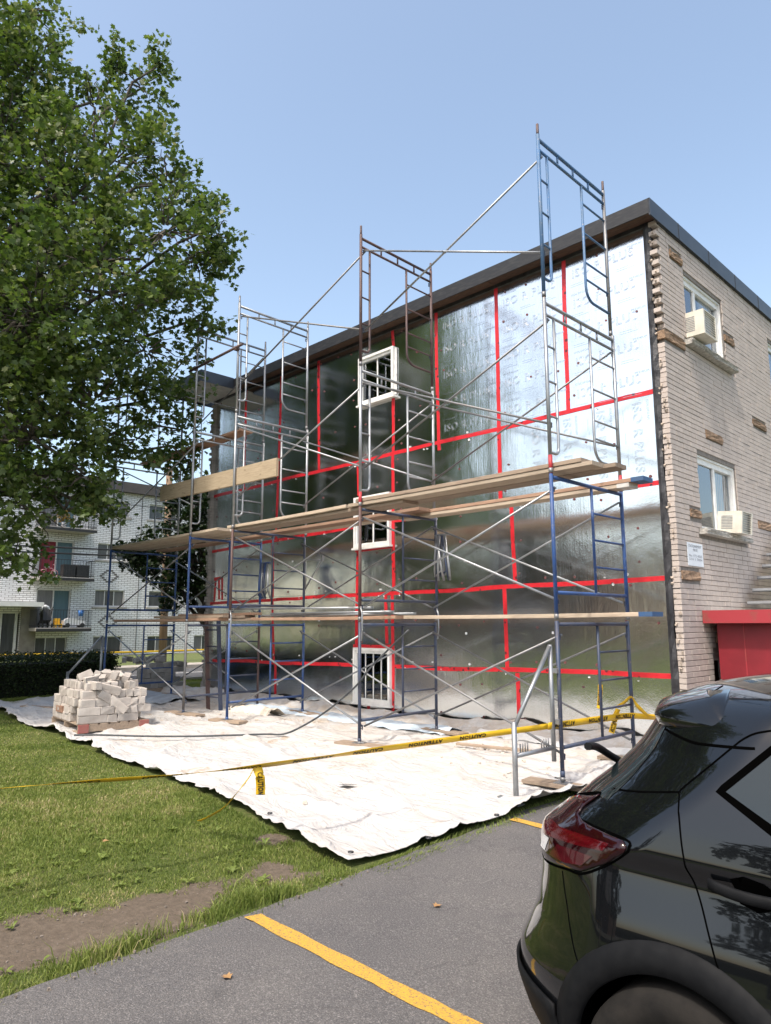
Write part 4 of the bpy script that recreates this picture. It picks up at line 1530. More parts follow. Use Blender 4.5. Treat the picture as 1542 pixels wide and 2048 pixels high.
# ------------------------------------------------------------------ braces
def brace_set(label, xa, xb, y, z0, z1, m, only=None):
    t = thing('cross_brace', label, 'cross brace', 'scaffold cross braces')
    a, b = (xa, y, z1), (xb, y, z0)
    c, d = (xa, y + .03, z0), (xb, y + .03, z1)
    if only != 'up':
        MB().tube([a, b], .0135, 7).build('brace_tube', m, t)
    if only != 'down':
        MB().tube([c, d], .0135, 7).build('brace_tube', m, t)
    if not only:
        xm, zm = (xa + xb) / 2, (z0 + z1) / 2
        MB().tube([(xm, y - .02, zm), (xm, y + .05, zm)], .009, 8).build('pivot_bolt', GALVD, t)
    return t
BAYS = [(1, 0, 'nearest bay'), (2, 1, 'second bay'), (4, 3, 'far tower')]
for (ia, ib, nm) in BAYS:
    for t in range(4):
        lo, hi = (LADL if t < 2 else WLKL)
        z0, z1 = TZ[t] + lo - .01, TZ[t] + hi
        for f_, yy_, fn in ((0, YF + .055, 'front'), (1, YB - .085, 'rear')):
            if t == 3 and f_ == 1 and ib != 3:
                continue
            if t == 2 and f_ == 1 and ib == 3:
                continue
            brace_set('%s cross brace of the %s, %s' % (fn, nm, ('ground level', 'second level', 'third level', 'top level')[t]), FX[ia], FX[ib], yy_, z0, z1, GALVD if (t + ia) % 2 else GALV)
tp = thing('scaffold_tube', 'rusty link tube clamped between the third and fourth stacks', 'tube', 'loose scaffold tubes')
MB().tube([(-7.78, YF - .05, 6.24), (-6.02, YF - .05, 6.27)], .024, 10).build('tube', RUST, tp)
for x in (-7.60, -6.23):
    MB().box((x, YF - .03, 6.255), (.07, .07, .07)).build('clamp', RUST, tp)
# loose pipes on the low deck of the second bay
for k, (xa, xb, ya, yb, za, zb) in enumerate([(-6.28, -3.05, -2.15, -2.12, 1.83, 1.79), (-6.25, -2.75, -1.62, -1.62, 1.715, 1.715), (-6.3, -3.0, -1.55, -1.50, 1.718, 1.718), (-5.9, -3.2, -1.68, -1.58, 1.748, 1.748), (-6.2, -3.13, -1.46, -1.66, 1.744, 1.744)]):
    lab = ['galvanised pipe tied across the front of the second bay', 'galvanised pipe lying on the low plank, nearest the front', 'galvanised pipe lying on the low plank, nearest the wall', 'thin galvanised pipe crossing on top of the pipe bundle', 'slanting galvanised pipe lying over the pipe bundle'][k]
    o = thing('loose_pipe', lab, 'pipe', 'loose scaffold tubes')
    MB().tube([(xa, ya, za), (xb, yb, zb)], .016, 8).build('tube', GALV, o)
    for e in ((xa, ya, za), (xb, yb, zb)):
        MB().box(e, (.07, .012, .03)).build('flattened_end', GALV, o)
# bundles of side brackets hung on the rear posts
def bracket_bundle(label, x, y, z, n, mats, seed):
    r_ = random.Random(seed)
    t = thing('bracket_bundle', label, 'brackets', 'hanging side brackets')
    for k in range(n):
        dx = .02 + k * .055
        m = mats[k % len(mats)]
        sw = r_.uniform(-.06, .12)
        a = (x + dx, y - .03, z)
        b = (x + dx + .10 + sw, y - .12 - r_.uniform(0, .05), z - .52)
        c = (x + dx + .05 + sw, y - .06, z - .66)
        d = (x + dx - .02, y - .05, z - .60)
        MB().tube([a, b, c], .017, 8).build('bracket_arm', m, t)
        MB().tube([a, (x + dx - .03, y - .04, z - .34), d], .014, 8).build('bracket_leg', m, t)
        MB().tube([b, d], .011, 8).build('bracket_brace', m, t)
    MB().tube([(x - .02, y - .01, z + .01), (x + n * .055 + .05, y - .03, z + .01)], .018, 8).build('hook_bar', mats[0], t)
    return t
bracket_bundle('bundle of galvanised brackets hanging on the rear post beside the windows', FX[1] + .03, YB - .0, 2.86, 4, [GALV, GALV, DKBLUE], 2)
bracket_bundle('bundle of blue and grey brackets hanging on the rear post of the fourth stack', FX[3] + .03, YB - .0, 2.72, 5, [BLUEP, GALV, DKBLUE], 5)
t = thing('side_bracket', 'single pale triangular bracket on the rear post of the third stack', 'bracket', 'hanging side brackets')
for P_ in ([(FX[2], YB - .03, 2.72), (FX[2] + .55, YB - .03, 2.68)], [(FX[2] + .5, YB - .03, 2.67), (FX[2] + .06, YB - .03, 2.2)], [(FX[2] + .06, YB - .03, 2.74), (FX[2] + .06, YB - .03, 2.18)]):
    MB().tube(P_, .015, 8).build('bracket_tube', GALV, t)
MB().box((FX[2] + .53, YB - .03, 2.72), (.03, .05, .12)).build('end_plate', GALV, t)

# outriggers
def outrigger(label, x, yfoot, ztop, group='outrigger stays'):
    t = thing('outrigger', label, 'outrigger', group)
    zg = G(x, yfoot) + .02
    MB().tube([(x - .06, YF - .05, .22), (x - .06, YF - .05, ztop)], .024, 10).build('upright', GALV, t)
    MB().tube([(x - .06, YF - .06, ztop - .02), (x - .06, yfoot + .01, .62)], .022, 10).build('diagonal', GALV, t)
    MB().tube([(x - .06, yfoot, zg), (x - .06, yfoot, .66)], .026, 10).build('foot_post', GALV, t)
    MB().box((x - .06, yfoot, zg), (.11, .11, .012)).build('foot_plate', GALVD, t)
    MB().tube([(x - .06, yfoot, .35), (x - .06, YF - .06, .35)], .022, 10).build('tie_bar', GALV, t)
    for k in range(4):
        for y0 in (yfoot + .09, YF - .26):
            MB().tube([(x - .06, y0 + k * .04, .36), (x - .06, y0 + k * .04, .45)], .007, 6).build('comb_pin', GALVD, t)
    for z in (.6, 1.1):
        MB().box((x - .03, YF - .02, z), (.08, .05, .045)).build('clamp', GALV, t)
outrigger('galvanised outrigger stay propping the scaffold stack nearest the black car', FX[0], -2.97, 1.36)
outrigger('galvanised outrigger stay propping the farthest stack behind the brick pallet', FX[4], -2.97, 1.36)

# ladder leaning behind the far tower
t = thing('ladder', 'dark narrow ladder leaning on the low deck of the far tower', 'ladder')
for dx in (0, .42):
    MB().box((-8.05 + dx, -1.55, .82), (.03, .07, 1.72), (0, R(-6), 0)).build('rail', DKBLUE if dx else RUST, t)
for k in range(5):
    z = .28 + k * .3
    xo = math.tan(R(-6)) * (z - .82)
    MB().tube([(-8.05 + xo, -1.55, z), (-7.63 + xo, -1.55, z)], .013, 8).build('rung', DKBLUE, t)

# curved tie hooks
for k, (x, y, lab) in enumerate(((FX[1] + .03, YF - .02, 'front post'), (FX[1] + .03, YB - .03, 'rear post'), (FX[2] + .03, YF - .02, 'front post of the third stack'))):
    t = MB().tube([(x, y, 1.80), (x + .045, y - .01, 1.72), (x + .05, y - .01, 1.5), (x + .02, y, 1.36)], .011, 8)
    t.build('tie_hook', GALV, None, label='curved galvanised hook tied to the %s beside the low deck' % lab if k < 2 else 'curved galvanised hook on the front post of the third stack', cat='hook', group='tie hooks')

# ================================================================== BRICK PALLETS
SALV = pm('reclaimed_brick', (.50, .46, .42), (.36, .325, .295), 5, .95, bmp=.5, bscale=30, bdist=.008, rand=.16, spec=.15)
SALVB = pm('reclaimed_brown_brick', (.30, .17, .11), (.22, .13, .09), 6, .95, bmp=.5, bscale=30, bdist=.008, rand=.1)
SALVG = pm('reclaimed_grey_brick', (.34, .33, .31), (.24, .23, .22), 5, .95, bmp=.5, bscale=30, bdist=.008, rand=.2)
def stone_mesh(d, m, seed, jag=.006):
    r_ = random.Random(seed)
    me = MB().box((0, 0, 0), d).mesh('brick', m)
    bm = bmesh.new()
    bm.from_mesh(me)
    bmesh.ops.bevel(bm, geom=bm.edges[:], offset=.006, segments=1, affect='EDGES')
    for v in bm.verts:
        v.co += Vector((r_.uniform(-jag, jag), r_.uniform(-jag, jag), r_.uniform(-jag, jag)))
    bm.to_mesh(me)
    bm.free()
    return me
def pallet(label, loc, rz, L, W, redends):
    t = thing('pallet', label, 'pallet', 'wooden pallets', loc, (0, 0, rz))
    for k in range(7):
        MB().box((0, -W / 2 + W * (k + .5) / 7, .118), (L, W / 7 - .03, .018)).build('deck_board', PLANKD, t)
    for y in (-W / 2 + .045, 0, W / 2 - .045):
        pass
    for x in (-L / 2 + .02, 0, L / 2 - .02):
        MB().box((x, 0, .063), (.04, W, .09)).build('stringer', PLANKD, t)
    for k in (-1, 0, 1):
        MB().box((0, k * (W / 2 - .05), .009), (L, .09, .018)).build('bottom_board', PLANKD, t)
    if redends:
        for y in (-W / 2 + .07, W / 2 - .07):
            MB().box((L / 2 + .002, y, .066), (.05, .14, .115)).build('red_end', pm('red_pallet_paint', (.30, .085, .075), (.26, .12, .10), 9, .9), t)
    return t
# local frame: +x is the face towards the car park, y along the house
AX, AY, rz = -6.73, -4.40, .1
PL, PW = 1.38, 1.02
cx = AX - PL / 2 * math.cos(-rz) + PW / 2 * math.sin(rz)
cy = AY + PL / 2 * math.sin(rz) + PW / 2 * math.cos(rz)
pc = Vector((cx, cy, .035))
pallet('wooden pallet with red ends loaded with pale bricks', pc, -rz, PL, PW, True)
BD_ = [(.30, .10), (.21, .105), (.21, .10), (.15, .105), (.11, .105), (.40, .105)]
VAR = [stone_mesh((a, b, .108), SALV, 1 + q, .006 + .002 * (q in (2, 3, 4)) * q) for q, (a, b) in enumerate(BD_)]
VB = stone_mesh((.32, .10, .10), SALVB, 8)
Mp = Matrix.Translation(pc) @ Matrix.Rotation(-rz, 4, 'Z')
nb = 0
BRL = 'pale reclaimed brick stacked on the red-ended pallet'
def put_brick(me, x, y, z, rx=0, ry=0, rzz=0, label=BRL, group='bricks stacked on the pallet', Mx=Mp):
    o = obj('brick', me, None, label, 'brick', group)
    o.matrix_world = Mx @ Matrix.Translation((x, y, z)) @ Euler((rx, ry, rzz)).to_matrix().to_4x4()
    return o
br = random.Random(21)
z = .128
layers = [(0, 1.0), (.0, 1.0), (.02, .96), (.05, .92), (.12, .84)]
for li, (inset, fill) in enumerate(layers):
    x0, x1 = -PL / 2 + inset * .7, PL / 2 - inset * 1.0
    y0, y1 = -PW / 2 + inset * .9, PW / 2 - inset * .35
    zc_ = z + .055
    # face rows towards the viewer (+x and -y sides) and the two hidden sides more loosely
    def row(a0, a1, fixed, along, neat):
        global nb
        p = a0
        while p < a1 - .05:
            long_ = br.random() < (.75 if li == 0 else .4)
            vi = br.choice([0, 1, 5]) if long_ and li == 0 else br.choice([1, 2, 2, 3, 4] if not long_ else [0, 1])
            me = VAR[vi]
            dl, dw = BD_[vi]
            end_on = br.random() < .5 and li > 0
            step = dw if end_on else dl
            if p + step > a1 + .06:
                p = a1
                break
            if li > 1 and br.random() > fill + .1:
                p += step
                continue
            c = p + step / 2
            dd = (dl if end_on else dw) / 2
            jx = br.uniform(-.02, .012) if li else 0
            tilt_ = br.uniform(-.05, .05) if li > 2 else 0
            if along == 'y':
                q = fixed - dd + jx if fixed > 0 else fixed + dd - jx
                put_brick(me, q, c, zc_ + br.uniform(0, .004), tilt_, 0, (0 if end_on else PI / 2) + br.uniform(-.07, .07) * (li > 0))
            else:
                q = fixed - dd + jx if fixed > 0 else fixed + dd - jx
                put_brick(me, c, q, zc_ + br.uniform(0, .004), 0, tilt_, (PI / 2 if end_on else 0) + br.uniform(-.07, .07) * (li > 0))
            nb += 1
            p += step + .004
    row(y0 + .0, y1, x1, 'y', 1)
    row(x0, x1 - .30, y0, 'x', 1)
    row(x0, x1 - .25, y1, 'x', 1)
    if li >= 2:
        row(y0 + .2, y1 - .2, x0, 'y', 1)
        row(y0 + .2, y1 - .2, .0 + (x1 - .32 if li % 2 else x1 - .36), 'y', 1)
        row(y0 + .25, y1 - .2, x1 - .62, 'y', 1)
    z += .113
for k in range(15):
    x, y = br.uniform(-.42, .36), br.uniform(-.30, .36)
    put_brick(br.choice(VAR[1:5]), x, y, z + .03 + br.uniform(-.02, .05), br.uniform(-.5, .5), br.uniform(-.5, .5), br.uniform(0, PI))
for (x, y, zz, a, b, c) in ((.63, -.1, .47, .0, .55, PI / 2), (.60, -.06, .60, .2, .25, 1.4), (.66, .05, .38, .1, .7, 1.3), (.58, -.28, .66, 0, 0, .1)):
    put_brick(VAR[0], x, y, zz, a, b, c, 'pale brick tipped out of the stack on the red-ended pallet', 'bricks tipped on the pallet')
put_brick(VB, -.28, -PW / 2 - .012 + .05, .27, 0, 0, .03, 'single brown brick low on the end of the pallet stack', None)

# second, greyer pile behind the far stack
pc2 = Vector((-12.35, -.55, .02))
pallet('weathered pallet of grey bricks behind the farthest scaffold stack', pc2, .15, 1.25, 1.3, False)
VG = [stone_mesh((.29, .10, .11), SALVG, 11), stone_mesh((.20, .10, .11), SALVG, 12), stone_mesh((.38, .1, .11), SALVG, 13)]
M2 = Matrix.Translation(pc2) @ Matrix.Rotation(.15, 4, 'Z')
for li in range(5):
    p = -.63
    while p < .55:
        vi = br.randrange(3)
        dl = (.29, .20, .38)[vi]
        if p + dl > .68:
            break
        if li < 4 or br.random() < .5:
            put_brick(VG[vi], .55 + br.uniform(-.02, .01), p + dl / 2, .185 + li * .114, br.uniform(-.06, .06) * (li > 2), br.uniform(-.2, .2) * (li > 3), PI / 2 + br.uniform(-.08, .08), 'grey reclaimed brick stacked on the far pallet', 'grey bricks on the far pallet', M2)
        p += dl + .006
for k in range(10):
    put_brick(VG[k % 3], br.uniform(-.3, .4), br.uniform(-.5, .5), .72 + br.uniform(0, .08), br.uniform(-.4, .4), br.uniform(-.4, .4), br.uniform(0, 3), 'grey reclaimed brick stacked on the far pallet', 'grey bricks on the far pallet', M2)

# odds and ends on the tarp
plank('thin grey board lying on the tarp left of the brick pallet', -10.9, -9.6, -3.55, .06, .16, .02, PLANKD, name='loose_board', group='loose boards', yaw_=.35, sag=0)
plank('short splintered stick lying on the tarp behind the nearest outrigger', -2.2, -1.2, -1.35, .06, .05, .03, PLANKD, name='loose_board', group='loose boards', yaw_=.2, sag=0)
for k, (x, y, s_, lab) in enumerate(((-1.75, -3.72, .1, 'crumpled silver foil scrap in the middle of the tarp'), (-.35, -3.05, .05, 'small grey scrap near the outrigger foot'))):
    P_ = [(x + s_ * br.uniform(-1, 1), y + s_ * br.uniform(-1, 1), G(x, y) + .05 + br.uniform(0, .05)) for q in range(8)]
    bm = bmesh.new()
    for p in P_:
        bm.verts.new(p)
    bmesh.ops.convex_hull(bm, input=bm.verts)
    me = bpy.data.meshes.new('foil_scrap')
    bm.to_mesh(me)
    bm.free()
    me.materials.append(pm('foil_scrap', (.5, .5, .48), (.3, .3, .3), 9, .35, .8))
    obj('foil_scrap', me, None, lab, 'scrap')
# black hose
hp = [(-6.35, -4.60), (-6.1, -4.35), (-5.6, -4.0), (-5.1, -3.55), (-4.75, -3.1), (-4.5, -2.75)]
pts = [(x, y, G(x, y) + .10) for x, y in hp] + [(-4.28, -2.6, .10), (-4.0, -2.5, .22), (-3.6, -2.4, .45), (-3.15, -2.31, .78), (-2.9, -2.25, 1.05), (-2.4, -2.1, 1.5)]
def smooth_pts(P_, n=6):
    P_ = [Vector(p) for p in P_]
    out = []
    for i in range(len(P_) - 1):
        p0, p1, p2, p3 = P_[max(i - 1, 0)], P_[i], P_[i + 1], P_[min(i + 2, len(P_) - 1)]
        for k in range(n):
            t = k / n
            out.append(.5 * ((2 * p1) + (p2 - p0) * t + (2 * p0 - 5 * p1 + 4 * p2 - p3) * t * t + (3 * p1 - p0 - 3 * p2 + p3) * t ** 3))
    return out + [P_[-1]]
RUBB = pm('black_rubber', (.03, .035, .04), (.06, .065, .07), 9, .6)
MB().tube(smooth_pts(pts), .0125, 8).build('hose', RUBB, None, label='black hose lying on the tarp and rising to the scaffold beside the windows', cat='hose')

# ------------------------------------------------------------------ caution tape
def yellow_mat():
    m, nt, b = new_mat('caution_yellow')
    p = geo_pos(nt)
    col = ramp(nt, noise(nt, p, 6, 4, .6), [(.3, (.72, .46, .015)), (.7, (.62, .37, .012))])
    nt.links.new(col, b.inputs['Base Color'])
    b.inputs['Roughness'].default_value = .4
    return m
YEL = yellow_mat()
BLK = pm('caution_black', (.015, .015, .015), (.03, .03, .03), 9, .5)
ATT = text_verts('ATTENTION', .062, 0, .003)
CAU = text_verts('CAUTION', .062, 0, .003)
def ribbon(name, label, pts, w, twists, group, text_spans=(), n=8, parent=None, crumple=0):
    P_ = smooth_pts(pts, n)
    V, Fq = [], []
    Ls = [0]
    for a, b in zip(P_[:-1], P_[1:]):
        Ls.append(Ls[-1] + (b - a).length)
    T = Ls[-1]
    fr = []
    for i, p in enumerate(P_):
        t = (P_[min(i + 1, len(P_) - 1)] - P_[max(i - 1, 0)]).normalized()
        sdv = t.cross(Vector((0, 0, 1)))
        if sdv.length < .2:
            sdv = t.cross(Vector((1, 0, 0)))
        sdv.normalize()
        up = sdv.cross(t)
        a = twists(Ls[i] / T) if callable(twists) else twists
        d = up * math.cos(a) + sdv * math.sin(a)
        nrm = t.cross(d).normalized()
        fr.append((p, t, d, nrm))
        ww = w / 2 * (1 - crumple * .6 * abs(math.sin(Ls[i] * 9)))
        V += [p + d * ww, p + nrm * .004 * math.sin(Ls[i] * 23), p - d * ww]
    for i in range(len(P_) - 1):
        a = i * 3
        Fq += [(a, a + 1, a + 4, a + 3), (a + 1, a + 2, a + 5, a + 4)]
    o = MB().add(V, Fq, True).build(name, YEL, parent, label=label, cat='caution tape', group=group)
    o.modifiers.new('s', 'SOLIDIFY').thickness = .0008
    # lettering bent along the ribbon
    def at(s_):
        s_ = min(max(s_, 0), T * .9999)
        i = int(np.searchsorted(Ls, s_, 'right')) - 1
        i = min(i, len(P_) - 2)
        f = (s_ - Ls[i]) / max(Ls[i + 1] - Ls[i], 1e-6)
        a, b = fr[i], fr[i + 1]
        return a[0].lerp(b[0], f), a[2].lerp(b[2], f).normalized(), a[3].lerp(b[3], f).normalized()
    for (s0, tv, flip, sc_, side) in text_spans:
        mb = MB()
        mx = max(v.x for v in tv[0])
        vv = []
        for v in tv[0]:
            x = v.x * sc_[0]
            y = (v.y - .02) * sc_[1]
            if flip:
                x = mx * sc_[0] - x
                y = -y
            c, d, nn = at(s0 + x)
            vv.append(c + d * y + nn * (.0035 * side))
        mb.add(vv, tv[1])
        mb.build('printed_word', BLK, o)
    return o
A0 = Vector((-.22, -2.40, .565))
main = [(-1.9, -10.6, .62), (-1.46, -8.6, .55), (-1.30, -7.10, .53), (-1.05, -6.1, .50), (-.86, -5.35, .50), (-.74, -4.45, .505), (-.52, -3.3, .525), tuple(A0)]
def tw(t):
    return .1 + 1.1 / (1 + math.exp((t - .74) * 16)) + .22 * math.sin(t * 46) * (t < .75)
L_main = sum((Vector(b) - Vector(a)).length for a, b in zip(main[:-1], main[1:]))
spans = [(s0, ATT if k % 2 else CAU, True, (1, .72), 1) for k, s0 in enumerate(np.arange(.4, L_main - .6, .58))]
spans += [(s0, ATT if k % 2 else CAU, True, (1, .72), -1) for k, s0 in enumerate(np.arange(.4, L_main - .6, .58))]
ribbon('caution_tape', 'long yellow caution tape strung across the lawn and tarp', main, .058, tw, 'caution tapes', spans)
# stake the tape is tied to, beyond the picture
MB().bb(-1.94, -1.88, -10.68, -10.62, -.25, .9).build('stake', PLANKD, None, label='wooden stake holding the end of the caution tape', cat='stake')
sp2 = [(s0, ATT, True, (1, .95), 1) for s0 in (.1, .75, 1.3)]
ribbon('caution_tape', 'yellow caution tape running from the outrigger to the house corner', [tuple(A0), (-.2, -1.8, .555), (-.18, -1.2, .545), (-.16, -.78, .53), (.02, -.45, .50), (.12, -.2, .50)], .07, lambda t: .1 + 1.3 * max(0, t - .6), 'caution tapes', sp2)
ribbon('caution_tape', 'knotted caution tape tied round the rear post nearest the car', [(-.30, -.80, .62), (-.22, -.79, .68), (-.14, -.78, .74), (-.08, -.76, .64), (.0, -.66, .53), (.03, -.5, .51)], .055, .8, 'caution tapes', (), crumple=.6)
ribbon('caution_tape', 'short caution tape tail hanging below the rear knot', [(-.28, -.84, .60), (-.31, -.86, .52), (-.33, -.87, .42), (-.36, -.88, .33)], .065, lambda t: -.49 + t * .3, 'caution tapes', [(.08, ATT, False, (.5, 1), 1), (.08, ATT, False, (.5, 1), -1)])
ribbon('caution_tape', 'caution tape strip hanging from a rung nearest the car', [(-.17, -1.40, .98), (-.17, -1.42, .9), (-.175, -1.43, .78), (-.19, -1.44, .66)], .05, lambda t: -.5 + .4 * t, 'caution tapes', [(.1, ATT, False, (.5, .9), 1), (.1, ATT, False, (.5, .9), -1)])
kx, ky, kz = -.885, -5.42, .50
ribbon('caution_tape', 'long caution tape tail dangling to the grass from the knot', [(kx, ky, kz), (kx - .10, ky + .02, kz - .10), (kx - .24, ky + .02, kz - .22), (kx - .42, ky + .03, kz - .36), (kx - .62, ky + .02, kz - .47), (kx - .78, ky + .0, kz - .54)], .062, lambda t: .4 + 1.6 * t, 'caution tapes', [(.1, ATT, False, (.7, .7), 1)], crumple=.8)
ribbon('caution_tape', 'broad caution tape tail hanging straight below the knot', [(kx + .01, ky + .02, kz - .01), (kx + .03, ky + .03, kz - .07), (kx + .03, ky + .04, kz - .14), (kx + .03, ky + .04, kz - .21)], .075, lambda t: -.96 + .2 * t, 'caution tapes', [(.04, CAU, False, (.55, .9), 1), (.04, CAU, False, (.55, .9), -1)], crumple=.1)

# ================================================================== TREES AND HEDGE
LEAF_T = np.array([(0, 0, 0), (.22, .18, .03), (.50, .30, .05), (.34, .46, .03), (.46, .72, .06), (.16, .66, .02), (0, 1.0, .0), (-.16, .66, .02), (-.46, .72, .06), (-.34, .46, .03), (-.50, .30, .05), (-.22, .18, .03)])
LEAF_S = np.array([(0, 0, 0), (.32, .35, .05), (.25, .75, .04), (0, 1.0, 0), (-.25, .75, .04), (-.32, .35, .05)])

def rot_leaves(n, g, droop):
    """random frames: leaf tip direction mostly outward and drooping"""
    th = g.uniform(0, 2 * PI, n)
    el = g.normal(-droop, .55, n)
    t = np.stack([np.cos(th) * np.cos(el), np.sin(th) * np.cos(el), np.sin(el)], 1)
    r = g.normal(size=(n, 3)) * .55 + np.array([0, 0, 1.])
    b = np.cross(t, r)
    b /= np.linalg.norm(b, axis=1)[:, None] + 1e-9
    nn = np.cross(b, t)
    return b, t, nn

def leaf_cloud(name, P_, size, m, g, droop=.5, tmpl=LEAF_T, col=None):
    n = len(P_)
    b, t, nn = rot_leaves(n, g, droop)
    s_ = size * g.uniform(.65, 1.25, n)
    V = (tmpl[None, :, 0, None] * b[:, None] + tmpl[None, :, 1, None] * t[:, None] + tmpl[None, :, 2, None] * nn[:, None]) * s_[:, None, None] + P_[:, None]
    k = len(tmpl)
    Fc = (np.arange(n)[:, None] * k + np.arange(k)[None])
    if col is None:
        col = np.clip(g.normal(.45, .2, n), 0, 1)
    return np_mesh(name, V.reshape(-1, 3), Fc, m, False, np.repeat(col, k))

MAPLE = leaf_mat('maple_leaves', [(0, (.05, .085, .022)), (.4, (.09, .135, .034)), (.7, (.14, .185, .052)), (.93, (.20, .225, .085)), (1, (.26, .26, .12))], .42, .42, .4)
DARKL = leaf_mat('dark_leaves', [(0, (.012, .028, .008)), (.5, (.024, .046, .013)), (.85, (.045, .075, .022)), (1, (.08, .10, .035))], .22, .5, .35)
HEDGEL = leaf_mat('hedge_leaves', [(0, (.014, .024, .009)), (.5, (.026, .042, .014)), (.9, (.045, .065, .024)), (1, (.08, .09, .035))], .15, .6, .2)
BARK = pm('grey_bark', (.10, .085, .07), (.05, .042, .035), 5, .95, stretch=(1, 1, .25), bmp=.8, bscale=18, bdist=.02, world_co=True)

def limb(mb, a, b, r0, r1, g, n=7, wig=.12):
    a, b = Vector(a), Vector(b)
    L = (b - a).length
    P_ = []
    for i in range(n + 1):
        t = i / n
        p = a.lerp(b, t) + Vector((0, 0, .10 * L * math.sin(PI * t)))
        if 0 < i < n:
            p += Vector(g.normal(size=3)) * wig * L / n
        P_.append(p)
    mb.tube(P_, [r0 + (r1 - r0) * i / n for i in range(n + 1)], 8)
    return P_

def lobed_tree(name, label, base, fork, lobes, m, leaf, dens, seed, r0, group=None, droop=.5, tmpl=LEAF_T, twigs=True):
    g = np.random.default_rng(seed)
    root = thing(name, label, 'tree', group, base)
    mb = MB()
    bx = Vector(base)
    fk = Vector(fork)
    off = -bx
    tr = limb(mb, (0, 0, -.1), fk - bx, r0, r0 * .62, g, 8, .08)
    mb.build('trunk', BARK, root)
    br_ = MB()
    allP, allC = [], []
    for (x, y, z, r) in lobes:
        c = Vector((x, y, z))
        st = tr[g.integers(4, 9)] if z > fk.z - 2 else tr[4]
        limb(br_, st, c - bx, .05 + .05 * r, .018, g, 8, .25)
        nc = max(3, int(14 * r ** 1.6)) if twigs else 6
        for q in range(nc):
            d = Vector(g.normal(size=3))
            d.z += .15
            d.normalize()
            e = c + d * r * g.uniform(.55, 1.0)
            limb(br_, c - bx + d * r * .1, e - bx, .018, .005, g, 4, .2)
        n = int(dens * r ** 2.4)
        # clumps of leaves round twig ends
        ncl = max(7, int(n / 38))
        d = g.normal(size=(ncl, 3))
        d /= np.linalg.norm(d, axis=1)[:, None]
        rad = r * g.uniform(.25, 1.0, ncl) ** .45
        cc = np.array([x, y, z]) + d * rad[:, None] * np.array([1.08, 1.08, .95])
        per = g.integers(18, 62, ncl)
        idx = np.repeat(np.arange(ncl), per)
        sp = .075 + .035 * r
        dr = d + g.normal(size=(ncl, 3)) * .45 + np.array([0, 0, .25])
        dr /= np.linalg.norm(dr, axis=1)[:, None]
        al = g.uniform(-.24, .34, len(idx)) * (.8 + .5 * r)
        pts = cc[idx] + dr[idx] * al[:, None] + g.normal(size=(len(idx), 3)) * sp * (1 - .5 * np.clip(al / .26, 0, 1))[:, None]
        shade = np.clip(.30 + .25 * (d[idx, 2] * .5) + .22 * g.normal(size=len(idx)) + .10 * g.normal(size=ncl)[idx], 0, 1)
        allP.append(pts)
        allC.append(shade)
    br_.build('limbs', BARK, root)
    P_ = np.concatenate(allP) - np.array(base)
    C_ = np.concatenate(allC)
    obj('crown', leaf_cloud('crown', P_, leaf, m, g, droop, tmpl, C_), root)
    return root

MAPLE_L = [(-10.37, -4.98, 13.77, 0.91), (-9.87, -4.85, 12.19, 0.95), (-9.83, -5.21, 10.79, 1.22), (-9.51, -3.7, 11.92, 0.8), (-8.79, -3.06, 12.32, 0.61), (-8.26, -3.0, 11.22, 0.54), (-8.43, -3.67, 10.23, 1.04), (-8.8, -4.59, 9.46, 1.27), (-7.82, -2.95, 9.76, 0.71), (-7.48, -3.08, 8.65, 0.91), (-7.36, -2.29, 8.92, 0.52), (-7.21, -2.05, 8.5, 0.3), (-7.59, -2.4, 8.36, 0.66), (-7.92, -4.03, 7.69, 1.31), (-7.49, -2.82, 7.48, 0.68), (-7.58, -2.14, 7.25, 0.33), (-8.25, -4.84, 6.62, 1.42), (-7.98, -3.1, 6.5, 0.86), (-8.24, -3.84, 5.45, 1.13), (-8.72, -2.3, 6.01, 0.68), (-8.59, -4.74, 4.64, 1.09), (-8.01, -4.02, 4.06, 0.67), (-8.73, -4.61, 3.48, 0.75), (-8.46, -4.87, 2.61, 0.56), (-8.31, -4.2, 3.48, 0.46), (-8.76, -2.84, 5.02, 0.66), (-9.0, -1.74, 5.47, 0.46), (-8.94, -1.52, 4.77, 0.38), (-8.32, -3.52, 3.64, 0.35), (-10.7, -5.68, 12.2, 1.66), (-10.31, -6.02, 9.02, 2.09), (-9.65, -6.05, 5.72, 2.01), (-9.2, -5.83, 3.56, 1.28), (-11.68, -5.12, 8.48, 1.62), (-12.28, -4.97, 5.08, 1.32), (-7.56, -2.36, 9.6, 0.29), (-8.49, -2.86, 12.77, 0.28), (-9.05, -3.45, 12.87, 0.3), (-11.06, -3.35, 9.8, 0.97), (-10.47, -2.42, 8.31, 0.97), (-11.57, -3.88, 6.65, 1.26), (-13.0, -7.0, 9.0, 2.2), (-11.5, -8.5, 8.0, 2.3), (-11.5, -7.0, 12.5, 1.9), (-13.0, -6.5, 6.0, 1.7), (-11.0, -9.0, 5.5, 1.6), (-14.8, -5.0, 8.5, 2.2), (-15.2, -6.5, 5.5, 1.9), (-14.5, -7.5, 11.0, 2.0)]
lobed_tree('maple_tree', 'tall leafy maple with its crown reaching over the scaffolding', (-10.9, -6.6, -.02), (-10.7, -6.3, 4.6), MAPLE_L, MAPLE, .108, 1250, 3, .30)
